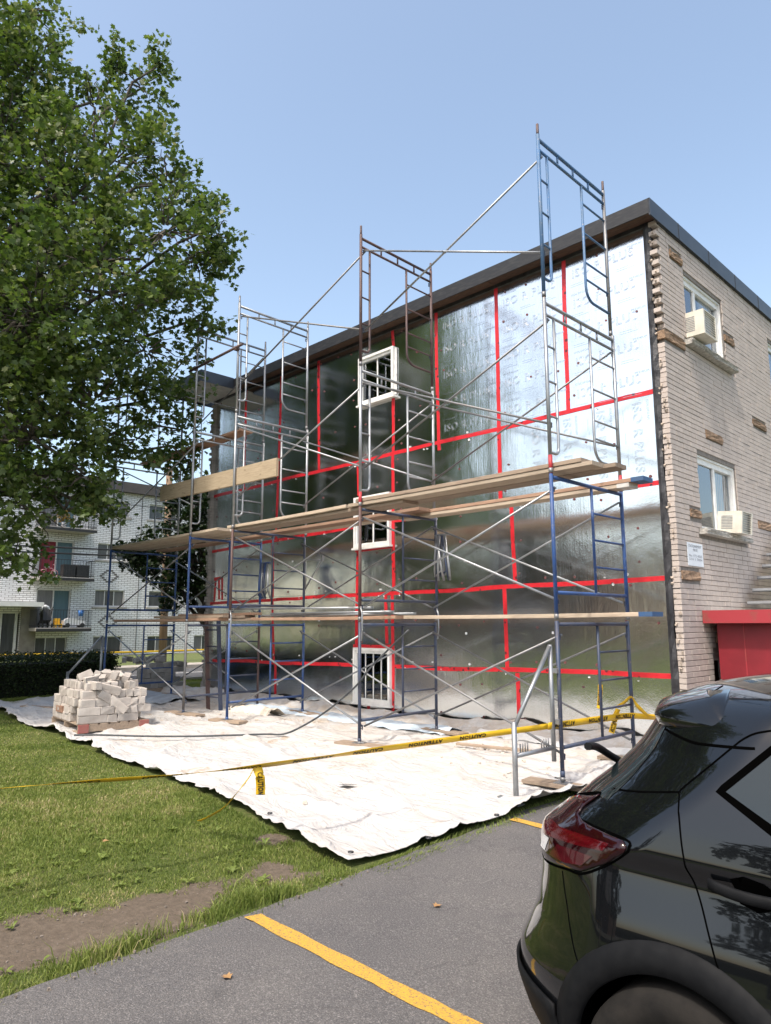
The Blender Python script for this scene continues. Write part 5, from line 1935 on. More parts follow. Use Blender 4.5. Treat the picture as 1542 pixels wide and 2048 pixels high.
SMALL_L = [(-14.63, 0.95, 3.37, 0.77), (-13.96, 1.66, 3.23, 0.7), (-15.0, 0.53, 3.64, 0.49), (-14.42, 1.33, 2.68, 0.63), (-14.2, 1.92, 4.26, 0.64), (-14.42, 1.53, 4.96, 0.64), (-14.55, 1.27, 5.53, 0.43), (-13.85, 1.94, 2.54, 0.42), (-15.28, 0.22, 3.71, 0.28), (-14.38, 1.0, 4.33, 0.49), (-15.19, 0.42, 3.23, 0.35), (-14.44, 2.18, 5.19, 0.59), (-13.7, 2.5, 4.0, .8), (-13.9, 2.9, 5.0, .7)]
lobed_tree('street_tree', 'small dark leafy tree behind the far corner of the foil wall', (-14.0, 2.3, 0), (-14.1, 1.95, 2.2), SMALL_L, DARKL, .12, 2400, 5, .11)

def hedge(name, label, x0, x1, y0, y1, h, n, seed):
    g = np.random.default_rng(seed)
    root = thing(name, label, 'hedge', None, ((x0 + x1) / 2, (y0 + y1) / 2, 0))
    # dense woody body with a leaf skin
    nx_, ny_ = 8, 40
    MB().box((0, 0, h * .44), (x1 - x0 - .25, y1 - y0 - .25, h * .82)).build('inner_twigs', pm('hedge_core', (.008, .012, .006), (.014, .018, .009), 9, .95), root)
    face = g.integers(0, 5, n)
    a, b = g.random(n), g.random(n)
    X = np.where(face == 0, x0, np.where(face == 1, x1, x0 + a * (x1 - x0)))
    Y = np.where(face == 2, y0, np.where(face == 3, y1, y0 + b * (y1 - y0)))
    Z = np.where(face == 4, h, g.random(n) ** .8 * h)
    X = X + g.normal(0, .06, n) + .08 * fbm(Y * 1.5, Z * 2, 3)
    Z = Z + g.normal(0, .05, n) + np.where(face == 4, .09 * fbm(Y * 1.7, X * 1.7, 8), 0)
    Y = Y + g.normal(0, .06, n)
    P_ = np.stack([X - (x0 + x1) / 2, Y - (y0 + y1) / 2, np.abs(Z)], 1)
    obj('foliage', leaf_cloud('foliage', P_, .055, HEDGEL, g, .1, LEAF_S), root)
    return root
hedge('hedge', 'dark clipped hedge between the brick pallet and the street', -14.3, -12.9, -9.5, -1.15, .86, 52000, 8)

# trees and a brick house across the car park: outside the picture, they show in the foil and the car paint
def ball_lobes(c, r, n, seed):
    g = np.random.default_rng(seed)
    out = []
    for k in range(n):
        d = g.normal(size=3)
        d /= np.linalg.norm(d)
        q = np.array(c) + d * np.array([r, r, r * 1.15]) * g.uniform(.3, .85)
        out.append((*[float(v) for v in q], float(g.uniform(.3, .5) * r)))
    return out
for k, (x, y, h, r) in enumerate([(-13.5, -17.5, 5.2, 2.6), (-19.5, -14.5, 6.5, 3.0), (-9.5, -24.0, 5.2, 2.6), (-3.5, -27.5, 5.6, 2.7), (2.5, -30, 4.8, 2.4), (-17, -23, 6.2, 3.2), (9.5, -27, 4.6, 2.4), (-24, -9, 6.8, 3.2), (-18.0, -9.5, 7.0, 3.6)]):
    lobed_tree('yard_tree', ['broad yard tree left of the camera beyond the lawn', 'tall yard tree behind the hedge end', 'yard tree across the car park', 'round tree across the car park', 'low tree across the car park', 'large tree at the back of the yard', 'tree at the far right of the car park', 'tall street tree down the road', 'wide dark tree standing behind the maple'][k], (x, y, 0), (x, y, h * .5), ball_lobes((x, y, h), r, 11, 40 + k), DARKL, .24, 260, 60 + k, .18, 'trees around the yard', tmpl=LEAF_S, twigs=False)
nh = thing('neighbour_house', 'brown brick house across the car park behind the camera', 'building', None, (-26, -34, 0))
MB().bb(-11, 9, -4, 4, 0, 5.4).build('wall', pm('brown_house_brick', (.22, .14, .10), (.16, .10, .075), 4, .9), nh)
MB().prism([(-4.4, 5.4), (4.4, 5.4), (0, 7.2)], 0, -11.3, 9.3).build('roof', pm('brown_shingle', (.10, .085, .075), (.07, .06, .055), 9, .95), nh)
for k in range(5):
    w = MB().bb(-9.5 + k * 3.8, -8.2 + k * 3.8, 4.0, 4.03, 1.6, 2.9).build('window', VINYL, nh)
    MB().bb(-9.4 + k * 3.8, -8.3 + k * 3.8, 4.03, 4.04, 1.7, 2.8).build('pane', pm('far_pane', (.05, .06, .07), (.03, .04, .05), 5, .1), w)
MB().bb(-60, 60, -46.5, -46, 0, 2.2).build('hedge_row', pm('far_green', (.03, .05, .02), (.02, .035, .015), 1.5, .95, bmp=1, bscale=6, bdist=.4), None, label='tall clipped green hedge row at the end of the car park', cat='hedge')
up2 = thing('utility_pole', 'wooden utility pole behind the car park', 'utility pole', 'utility poles', (-1.5, -25, 0))
MB().tube([(0, 0, -.2), (0, 0, 9)], [.15, .11], 10).build('pole', BARK, up2)
MB().box((0, 0, 8.2), (2.2, .1, .12)).build('crossarm', BARK, up2)

# ================================================================== WHITE APARTMENT BLOCK ACROSS THE STREET
def white_brick():
    m, nt, b = new_mat('white_glazed_brick')
    g = nt.nodes.new('ShaderNodeNewGeometry')
    sep = nt.nodes.new('ShaderNodeSeparateXYZ')
    nt.links.new(g.outputs['Position'], sep.inputs[0])
    cmb = nt.nodes.new('ShaderNodeCombineXYZ')
    nt.links.new(sep.outputs[1], cmb.inputs[0])
    nt.links.new(sep.outputs[2], cmb.inputs[1])
    bt = N(nt, 'ShaderNodeTexBrick')
    bt.inputs['Scale'].default_value = 1
    bt.inputs['Brick Width'].default_value = .31
    bt.inputs['Row Height'].default_value = .092
    bt.inputs['Mortar Size'].default_value = .011
    bt.inputs['Mortar Smooth'].default_value = .1
    bt.inputs['Bias'].default_value = -.3
    bt.inputs['Color1'].default_value = (.72, .735, .75, 1)
    bt.inputs['Color2'].default_value = (.63, .64, .65, 1)
    bt.inputs['Mortar'].default_value = (.17, .16, .155, 1)
    nt.links.new(cmb.outputs[0], bt.inputs['Vector'])
    d = ramp(nt, noise(nt, g.outputs['Position'], .7, 5, .6), [(.35, (1, 1, 1)), (.75, (.82, .80, .77))])
    nt.links.new(mix(nt, 1., bt.outputs['Color'], d, 'MULTIPLY'), b.inputs['Base Color'])
    b.inputs['Roughness'].default_value = .5
    bump(nt, b, bt.outputs['Fac'], -.4, .01)
    return m
WB = white_brick()
XB = -31.5
wbk = thing('apartment_block', 'white brick apartment block with balconies across the street', 'building', None, (XB, 8, 0))
def bbw(mb, y0, y1, z0, z1, x0, x1):
    return mb.bb(x0, x1, y0 - 8, y1 - 8, z0, z1)
CONW = pm('block_concrete', (.40, .38, .35), (.3, .28, .26), 4, .9, bmp=.2)
BW = [(6.12, 7.64, 2.50, 3.32), (8.95, 10.52, 2.52, 3.34), (11.69, 13.2, 2.52, 3.34), (6.12, 7.66, 4.82, 5.64), (8.95, 10.5, 4.84, 5.66), (11.69, 13.2, 4.84, 5.66), (6.12, 7.66, 7.08, 7.86), (8.75, 10.4, 7.1, 7.9), (11.69, 13.2, 7.1, 7.9),
      (3.45, 4.91, .23, 1.04), (6.15, 7.64, .18, 1.04), (8.98, 10.44, .15, 1.03), (11.67, 13.2, .16, 1.03)]
BD = [(3.38, 4.97, 1.52, 3.28), (3.36, 4.98, 3.86, 5.60), (3.34, 4.95, 6.20, 7.9)]
holes = BW + BD + [(.9, 2.75, .12, 2.2)]
ys_ = sorted({-14., 30.} | {h[0] for h in holes} | {h[1] for h in holes})
zs_ = sorted({-.2, 8.34} | {h[2] for h in holes} | {h[3] for h in holes})
mb = MB()
for a, c in zip(ys_[:-1], ys_[1:]):
    run = None
    for e, g_ in zip(zs_[:-1], zs_[1:]):
        if any(h[0] <= (a + c) / 2 <= h[1] and h[2] <= (e + g_) / 2 <= h[3] for h in holes):
            continue
        bbw(mb, a, c, e, g_, -.25, 0)
mb.build('wall', WB, wbk)
bbw(MB(), -14, 30, -.2, 8.3, -12, -.9).build('rear_volume', SHEATH, wbk)
bbw(MB(), -14.2, 30.2, 8.34, 8.86, -12.2, .35).build('roof', pm('brown_roof_edge', (.075, .065, .06), (.055, .05, .048), 3, .7), wbk)
bbw(MB(), -14, 30, -.2, .13, .0, .04).build('plinth', CONW, wbk)
DGL = pm('dark_block_glass', (.035, .04, .045), (.06, .065, .07), 2, .12, stretch=(1, 3, .4))
DCU = pm('block_curtain', (.16, .16, .15), (.10, .10, .10), 4, .8, stretch=(1, 12, .4))
FRM = pm('block_window_frame', (.60, .60, .58), (.5, .5, .48), 5, .5)
for k, (y0, y1, z0, z1) in enumerate(BW):
    mb = MB()
    f = .05
    for q in ((y0, y0 + f, z0, z1), (y1 - f, y1, z0, z1), (y0 + f, y1 - f, z1 - f, z1), (y0 + f, y1 - f, z0, z0 + f)):
        bbw(mb, *q, -.16, -.08)
    w = mb.build('window', FRM, wbk)
    n_ = 3 if k % 3 != 1 else 2
    for j in range(n_):
        a = y0 + f + (y1 - y0 - 2 * f) * j / n_
        c = y0 + f + (y1 - y0 - 2 * f) * (j + 1) / n_
        bbw(MB(), a + .02, c - .02, z0 + f, z1 - f, -.13, -.12).build('pane', DGL if (j + k) % 2 else DCU, w)
        if j:
            bbw(MB(), a - .02, a + .02, z0 + f, z1 - f, -.15, -.09).build('mullion', FRM, w)
    if z0 > 2:
        bbw(MB(), y0 - .12, y1 + .14, z0 - .10, z0 - .01, -.1, .06).build('sill', CONW, w)
IRON = pm('black_iron', (.012, .012, .013), (.02, .02, .02), 9, .5)
CURTS = [pm('teal_curtain', (.10, .17, .19), (.07, .12, .14), 5, .8, stretch=(1, 14, .4)), pm('red_curtain', (.22, .02, .035), (.14, .015, .025), 5, .8, stretch=(1, 14, .4)), pm('grey_curtain', (.2, .2, .2), (.12, .12, .12), 5, .8, stretch=(1, 14, .4))]
for k, (y0, y1, z0, z1) in enumerate(BD):
    mb = MB()
    f = .06
    for q in ((y0, y0 + f, z0, z1), (y1 - f, y1, z0, z1), (y0 + f, y1 - f, z1 - f, z1)):
        bbw(mb, *q, -.16, -.06)
    d = mb.build('patio_door', FRM, wbk)
    ym = (y0 + y1) / 2
    bbw(MB(), ym - .03, ym + .03, z0, z1 - f, -.15, -.08).build('mullion', FRM, d)
    bbw(MB(), y0 + f, ym - .03, z0, z1 - f, -.14, -.13).build('curtain', CURTS[1] if k == 1 else CURTS[2], d)
    bbw(MB(), ym + .03, y1 - f, z0, z1 - f, -.14, -.13).build('pane', CURTS[0], d)
    # balcony
    s0, s1 = (3.1, 5.6)
    b_ = bbw(MB(), s0, s1, z0 - .2, z0 - .05, .0, 1.05).build('balcony', CONW, wbk)
    bbw(MB(), s0, s1, z0 - .215, z0 - .09, 1.05, 1.08).build('balcony_edge', IRON, b_)
    mb = MB()
    for zz in (z0 + .04, z0 + .75):
        bbw(mb, s0, s1, zz, zz + .025, 1.0, 1.025)
        bbw(mb, s0, s0 + .025, zz, zz + .025, .0, 1.0)
        bbw(mb, s1 - .025, s1, zz, zz + .025, .0, 1.0)
    for j in range(20):
        yy_ = s0 + .03 + j * (s1 - s0 - .06) / 19
        bbw(mb, yy_ - .006, yy_ + .006, z0 - .05, z0 + .75, 1.005, 1.02)
    for j in range(8):
        xx = .06 + j * .13
        for yy_ in (s0 + .012, s1 - .012):
            mb.bb(xx - .006, xx + .006, yy_ - 8 - .006, yy_ - 8 + .006, z0 - .05, z0 + .75)
    mb.build('railing', IRON, b_)
# entrance
bbw(MB(), 1.0, 3.36, 2.42, 2.62, .0, 1.1).build('entrance_canopy', pm('white_canopy', (.68, .68, .66), (.58, .58, .56), 3, .6), wbk)
bbw(MB(), 2.76, 3.42, .0, 2.42, .0, .12).build('entrance_wall', pm('grey_stone', (.22, .20, .17), (.16, .145, .125), 4, .9), wbk)
ed = bbw(MB(), 1.0, 2.75, 2.12, 2.2, -.2, -.08)
ed.bb(-.2, -.08, 1.92 - 8, 2.0 - 8, .12, 2.12)
ed.bb(-.2, -.08, 2.55 - 8, 2.66 - 8, .12, 2.12)
ed.bb(-.2, -.08, 1.0 - 8, 2.66 - 8, .12, .24)
ed = ed.build('entrance_door', FRM, wbk)
bbw(MB(), 1.0, 1.92, .24, 2.12, -.16, -.15).build('pane', DGL, ed)
bbw(MB(), 2.0, 2.55, .24, 2.12, -.16, -.15).build('pane', DGL, ed)
# diamond patterns of dark bricks
DKB = pm('dark_brick', (.10, .09, .09), (.15, .14, .13), 9, .8)
for (yc, zc_) in ((6.79, 4.02), (6.83, 1.74), (9.7, 4.15)):
    for r_ in range(-3, 4):
        hw_ = (4 - abs(r_)) * .105
        for s_ in (-1, 1):
            bbw(MB(), yc + s_ * hw_ - .07, yc + s_ * hw_ + .07, zc_ + r_ * .092 - .04, zc_ + r_ * .092 + .04, 0, .012).build('dark_brick', DKB, wbk)
# wiring on the wall
MB().tube([(.03, 8.35 - 8, 0.1), (.03, 8.33 - 8, 8.2)], .012, 6).build('wall_cable', IRON, wbk)

# things on the balconies
def bal(x, y, z):
    return (XB + x, y, z)
PLB = pm('black_plastic', (.02, .02, .022), (.035, .035, .035), 7, .6)
YTOY = pm('yellow_toy_plastic', (.75, .45, .02), (.65, .36, .02), 7, .4)
WTOY = pm('white_toy_plastic', (.7, .7, .72), (.6, .6, .62), 7, .4)
t = thing('stroller', 'black stroller with pale hood on the lowest balcony', 'stroller', None, bal(.55, 3.65, 1.47))
for dy in (-.2, .2):
    MB().tube([(-.25, dy, .12), (.1, dy, .55), (.3, dy, .95)], .02, 6).build('frame', PLB, t)
    MB().disc((-.25, dy, .12), (0, 1, 0), .12, .04, 12).build('wheel', PLB, t)
    MB().disc((.25, dy, .1), (0, 1, 0), .1, .04, 12).build('wheel', PLB, t)
MB().box((0, 0, .5), (.4, .36, .5), (0, -.4, 0)).build('seat', PLB, t)
MB().tube([(-.1, -.2, .78), (-.08, -.1, .95), (-.07, 0, .99), (-.08, .1, .95), (-.1, .2, .78)], .07, 8).build('hood', WTOY, t)
t = thing('toy_chair', 'yellow plastic toy chair on the lowest balcony', 'toy', None, bal(.75, 4.15, 1.47))
MB().box((0, 0, .16), (.3, .3, .05)).build('seat', YTOY, t)
MB().box((-.13, 0, .3), (.05, .3, .26)).build('backrest', YTOY, t)
for dx in (-.12, .12):
    for dy in (-.12, .12):
        MB().box((dx, dy, .07), (.05, .05, .14)).build('leg', YTOY, t)
t = thing('toy_car', 'white and black ride-on toy car on the lowest balcony', 'toy', None, bal(.8, 4.85, 1.47))
MB().prism([(-.5, .12), (.5, .12), (.5, .28), (.3, .34), (.1, .36), (-.05, .45), (-.3, .45), (-.5, .32)], 0, -.18, .18).build('body', WTOY, t)
for dy in (-.34, .34):
    for dx in (-.2, .16):
        MB().disc((dx, dy, .11), (1, 0, 0), .11, .05, 12).build('wheel', PLB, t)
t = thing('toy_bicycle', 'pink child bicycle on the middle balcony', 'bicycle', None, bal(.6, 3.65, 3.81))
PINK = pm('pink_paint', (.6, .3, .33), (.5, .24, .28), 7, .5)
for dy in (-.25, .25):
    MB().tube([(0, dy + .16 * math.cos(a), .17 + .16 * math.sin(a)) for a in np.linspace(0, 2 * PI, 15)], .018, 6).build('wheel', PINK, t)
MB().tube([(0, -.25, .17), (0, -.1, .42), (0, .15, .40), (0, .25, .17)], .018, 6).build('frame', PINK, t)
MB().tube([(-.12, .2, .58), (.12, .2, .58)], .015, 6).build('handlebar', PINK, t)
MB().box((0, -.1, .46), (.1, .16, .05)).build('saddle', WTOY, t)
for k, (y0, y1) in enumerate(((4.15, 4.75), (4.78, 5.4))):
    t = thing('storage_box', ['black slatted storage box beside the pink bicycle', 'black slatted storage box at the end of the middle balcony'][k], 'box', 'storage boxes on the balcony', bal(.75, (y0 + y1) / 2, 3.81))
    MB().box((0, 0, .3), (.4, y1 - y0 - .04, .6)).build('body', PLB, t)
    for q in range(4):
        MB().box((.205, 0, .1 + q * .14), (.012, y1 - y0 - .08, .09)).build('slat', PLB, t)
t = thing('toy_bucket', 'blue bucket standing against the lowest balcony railing', 'bucket', None, bal(.85, 5.15, 2.0))
MB().tube([(0, 0, 0), (0, 0, .28)], [.1, .14], 12).build('body', pm('blue_toy', (.05, .18, .5), (.04, .14, .4), 6, .4), t)
t = thing('potted_plant', 'dry potted plant on the top balcony', 'plant', None, bal(.8, 4.1, 6.15))
MB().tube([(0, 0, 0), (0, 0, .25)], [.1, .14], 10).build('pot', WTOY, t)
g8 = np.random.default_rng(4)
obj('foliage', leaf_cloud('foliage', g8.normal(size=(160, 3)) * .16 + np.array([0, 0, .5]), .14, leaf_mat('dry_leaves', [(0, (.10, .08, .02)), (1, (.28, .18, .05))]), g8, .2, LEAF_S), t)

# utility pole, wires and far tape
PX, PY = -23.6, 5.72
up1 = thing('utility_pole', 'tall wooden utility pole in front of the white block', 'utility pole', 'utility poles', (PX, PY, 0))
MB().tube([(0, 0, -.2), (0, -.02, 4), (0, -.06, 8.2)], [.165, .15, .13], 12).build('pole', pm('pole_wood', (.22, .15, .095), (.15, .10, .065), 6, .9, stretch=(4, 4, .3), bmp=.4), up1)
for k, z in enumerate((4.52, 4.30)):
    P_ = [(PX + .2, -18, z - .1), (PX + .2, -6, z - .25), (PX + .2, PY, z), (PX + .2, 16, z - .1), (PX + .2, 40, z)]
    MB().tube(smooth_pts(P_), .035, 6).build('power_cable', IRON, None, label=['upper black cable crossing in front of the white block', 'lower black cable crossing in front of the white block'][k], cat='cable', group='street cables')
MB().tube(smooth_pts([(PX + .2, -18, 6.35), (PX + .2, 0, 6.2), (PX + .2, PY, 6.35), (PX + .2, 40, 6.3)]), .012, 6).build('power_cable', IRON, None, label='thin high wire crossing in front of the white block', cat='cable', group='street cables')
t = thing('cable_splice', 'dark cylindrical splice case with red end hanging on the cables', 'splice case', None, (PX + .22, 4.75, 4.22))
MB().tube([(0, -.42, 0), (0, -.36, 0), (0, .36, 0), (0, .42, 0)], [.06, .12, .12, .06], 12).build('case', IRON, t)
MB().tube([(0, -.5, .0), (0, -.40, 0)], .09, 10).build('red_cap', pm('dull_red', (.3, .03, .03), (.22, .03, .03), 6, .6), t)
ribbon('caution_tape', 'far yellow caution tape strung along the lawn of the white block', [(-30.3, -6, .34), (-30.3, 4, .30), (-30.3, 10, .28), (-30.3, 18, .34)], .08, 0, 'caution tapes')
for k, y in enumerate((-6, 18)):
    MB().bb(-30.34, -30.28, y - .03, y + .03, -.1, .9).build('stake', PLANKD, None, label=['stake at the entrance end of the far caution tape', 'stake at the hidden end of the far caution tape'][k], cat='stake')

# ================================================================== BLACK CROSSOVER CAR
ZT = [.18, .30, .42, .52, .60, .68, .80, .90, .965, 1.005, 1.10, 1.20, 1.30, 1.40, 1.46, 1.50, 1.535, 1.56, 1.575, 1.583]
XR_ = [-.78, -.84, -.875, -.87, -.82, -.78, -.765, -.775, -.765, -.69, -.58, -.45, -.35, -.285, -.24, -.17, -.06, .10, .30, .50]
IN_ = [.12, .06, .025, .008, .0, .006, .030, .062, .080, .056, .078, .11, .15, .19, .235, .29, .38, .52, .68, .84]
XF_ = [3.30, 3.38, 3.42, 3.42, 3.42, 3.40, 3.36, 3.25, 3.02, 2.6, 2.3, 2.08, 1.86, 1.64, 1.50, 1.40, 1.28, 1.10, .90, .62]
ZD = np.linspace(.18, 1.583, 140)
def _sm(a):
    v = np.interp(ZD, ZT, a)
    k = np.exp(-.5 * (np.arange(-8, 9) / 1.25) ** 2)
    k /= k.sum()
    p = np.concatenate([2 * v[0] - v[8:0:-1], v, 2 * v[-1] - v[-2:-10:-1]])
    return np.convolve(p, k, 'valid')
XRD, IND, XFD = _sm(XR_), _sm(IN_), _sm(XF_)
CW, NEXP = .88, 4
def c_xr(z):
    return np.interp(z, ZD, XRD)
def c_xf(z):
    return np.interp(z, ZD, XFD)
def c_w(z):
    return CW - np.interp(z, ZD, IND)
def c_d(z):
    return np.minimum(.5, (c_xf(z) - c_xr(z)) * .45)
def c_lat(X, z):
    t = np.clip((X - c_xr(z)) / c_d(z), 0, 1)
    return c_w(z) * t ** (1. / NEXP)
# car frame: x forward, y to the car's left; origin on the ground under the rear axle centre
car = thing('parked_car', 'glossy black crossover car parked on the asphalt, seen from its rear corner', 'car', None, (2.84, -6.48 + .88, -.19 + .012))
def spt(X, z, off=0., side=-1):
    """point on the flank; side -1 is the flank towards the photographer"""
    e = .004
    l = float(c_lat(X, z))
    lx = float(c_lat(X + e, z) - c_lat(X - e, z)) / (2 * e)
    lz = float(c_lat(X, z + e) - c_lat(X, z - e)) / (2 * e)
    n = Vector((-lx, 1, -lz)).normalized()
    return Vector((X + n.x * off, side * (l + n.y * off), z + n.z * off))
def car_paint():
    m, nt, b = new_mat('black_car_paint')
    b.inputs['Base Color'].default_value = (.0035, .004, .005, 1)
    b.inputs['Roughness'].default_value = .12
    b.inputs['Specular IOR Level'].default_value = .12
    b.inputs['Coat Weight'].default_value = 1
    b.inputs['Coat Roughness'].default_value = .015
    p = coords(nt)
    d = ramp(nt, noise(nt, p, 2.2, 6, .7), [(.4, (.010, .010, .010)), (.8, (.05, .05, .05))])
    nt.links.new(d, b.inputs['Coat Roughness'])
    return m
BODY = car_paint()
PLAS = pm('grey_bumper_plastic', (.006, .0065, .0075), (.009, .0095, .0105), 30, .6, spec=.1, bmp=.15, bscale=200, bdist=.001)
SEAM = pm('panel_gap_black', (.001, .001, .001), (.0015, .0015, .0015), 5, .9, spec=0)
def red_lens(name, c, rough=.06):
    m, nt, b = new_mat(name)
    p = coords(nt, (1, 1, 60))
    col = ramp(nt, noise(nt, p, 1.5, 2, .5), [(.4, c), (.6, tuple(x * .75 for x in c))])
    nt.links.new(col, b.inputs['Base Color'])
    b.inputs['Roughness'].default_value = rough
    b.inputs['Specular IOR Level'].default_value = .15
    b.inputs['Coat Weight'].default_value = .7
    b.inputs['Coat Roughness'].default_value = .02
    return m
LENS = red_lens('tail_lamp_lens', (.015, .0012, .0025))
LENS2 = red_lens('tail_lamp_glow_strip', (.06, .002, .004))
LENS3 = red_lens('tail_lamp_reflector', (.05, .005, .008))
CHROME = pm('lamp_clear_bezel', (.55, .57, .6), (.5, .5, .5), 8, .12, .6)
TINT, _nt, _b = new_mat('tinted_car_glass')
_b.inputs['Base Color'].default_value = (.012, .018, .02, 1)
_b.inputs['Roughness'].default_value = .03
_b.inputs['Specular IOR Level'].default_value = .2
_b.inputs['Coat Weight'].default_value = .75
_b.inputs['Coat Roughness'].default_value = .01

# body shell
T1 = np.concatenate([np.linspace(0, .6, 12), np.linspace(.65, 1, 15)])
rows = []
zr_ = np.concatenate([np.linspace(.18, .9, 40), np.linspace(.915, 1.48, 48), np.linspace(1.49, 1.583, 22)])
for z in zr_:
    w, d, x0, x1 = float(c_w(z)), float(c_d(z)), float(c_xr(z)), float(c_xf(z))
    half = [(x0 + d * t ** 4, w * t) for t in T1]
    half += [(x0 + d + (x1 - x0 - 2 * d) * q, w) for q in np.linspace(0, 1, 40)[1:-1]]
    half += [(x1 - d * t ** 4, w * t) for t in T1[::-1]]
    loop = [(x, -y, z) for x, y in half] + [(x, y, z) for x, y in half[::-1][1:-1]]
    rows.append(loop)
nl = len(rows[0])
V = [p for r_ in rows for p in r_]
Fq = [(i * nl + k, i * nl + (k + 1) % nl, (i + 1) * nl + (k + 1) % nl, (i + 1) * nl + k) for i in range(len(rows) - 1) for k in range(nl)]
Fq += [tuple(reversed(range(nl))), tuple((len(rows) - 1) * nl + k for k in range(nl))]
body = MB().add(V, Fq, True).build('body', BODY, car)
cut = MB()
WXS, WZ, WR = (-.02, 2.60), .33, .325
for wx in WXS:
    for s_ in (-1, 1):
        cut.tube([(wx, s_ * .58, WZ), (wx, s_ * 1.2, WZ)], .365, 40)
cuto = cut.build('arch_cut', SEAM, None)
cuto.location = car.location
bo = body.modifiers.new('arch', 'BOOLEAN')
bo.operation = 'DIFFERENCE'
bo.object = cuto
bo.solver = 'EXACT'
bpy.context.view_layer.update()
dg = bpy.context.evaluated_depsgraph_get()
nm_ = bpy.data.meshes.new_from_object(body.evaluated_get(dg))
body.modifiers.clear()
body.data = nm_
nm_.materials.clear()
nm_.materials.append(BODY)
nm_.materials.append(SEAM)
bpy.data.objects.remove(cuto)
for p in nm_.polygons:
    c = p.center
    inside = any(math.hypot(c.x - wx, c.z - WZ) < .37 for wx in WXS) and abs(c.y) < .86
    p.material_index = 1 if inside else 0
    p.use_smooth = not inside

def patch(name, poly, m, parent, off, step=.03, side=-1, thick=.0, rnd=None, lim=None):
    """piece of the flank bounded by a polygon in (X, z)"""
    poly = [Vector(p) for p in poly]
    n = len(poly)
    dense = []
    for i in range(n):
        a, b = poly[i], poly[(i + 1) % n]
        q = max(1, int((b - a).length / step))
        dense += [a.lerp(b, k / q) for k in range(q)]
    pts = list(dense)
    nb_ = len(pts)
    xs_ = [p.x for p in poly]
    zs2 = [p.y for p in poly]
    def inside(p):
        c = False
        j = n - 1
        for i in range(n):
            if (poly[i].y > p.y) != (poly[j].y > p.y) and p.x < (poly[j].x - poly[i].x) * (p.y - poly[i].y) / (poly[j].y - poly[i].y) + poly[i].x:
                c = not c
            j = i
        return c
    for X in np.arange(min(xs_) + step / 2, max(xs_), step):
        for z in np.arange(min(zs2) + step / 2, max(zs2), step):
            p = Vector((X, z))
            if inside(p) and min((p - d).length for d in dense) > step * .5:
                pts.append(p)
    ed = [(i, (i + 1) % nb_) for i in range(nb_)]
    vs_, es_, fs_, _, _, _ = delaunay_2d_cdt(pts, ed, [list(range(nb_))], 1, 1e-5)
    V = [spt(v.x, v.y, off, side) for v in vs_]
    mb = MB().add(V, [tuple(f) for f in fs_], True)
    o = mb.build(name, m, parent)
    if thick:
        md = o.modifiers.new('t', 'SOLIDIFY')
        md.thickness = thick
        md.offset = 0
    return o
def line(name, pts, m, parent, w=.004, off=.0006, side=-1):
    """narrow groove strip following the flank"""
    P_ = [Vector((p[0], p[1], 0)) for p in pts]
    P_ = smooth_pts(P_, 8)
    V, Fq = [], []
    for i, p in enumerate(P_):
        t = (P_[min(i + 1, len(P_) - 1)] - P_[max(i - 1, 0)]).normalized()
        d = Vector((-t.y, t.x, 0)) * w / 2
        V += [spt(p.x + d.x, p.y + d.y, off, side), spt(p.x - d.x, p.y - d.y, off, side)]
    Fq = [(2 * i, 2 * i + 1, 2 * i + 3, 2 * i + 2) for i in range(len(P_) - 1)]
    return MB().add(V, Fq, True).build(name, m, parent)

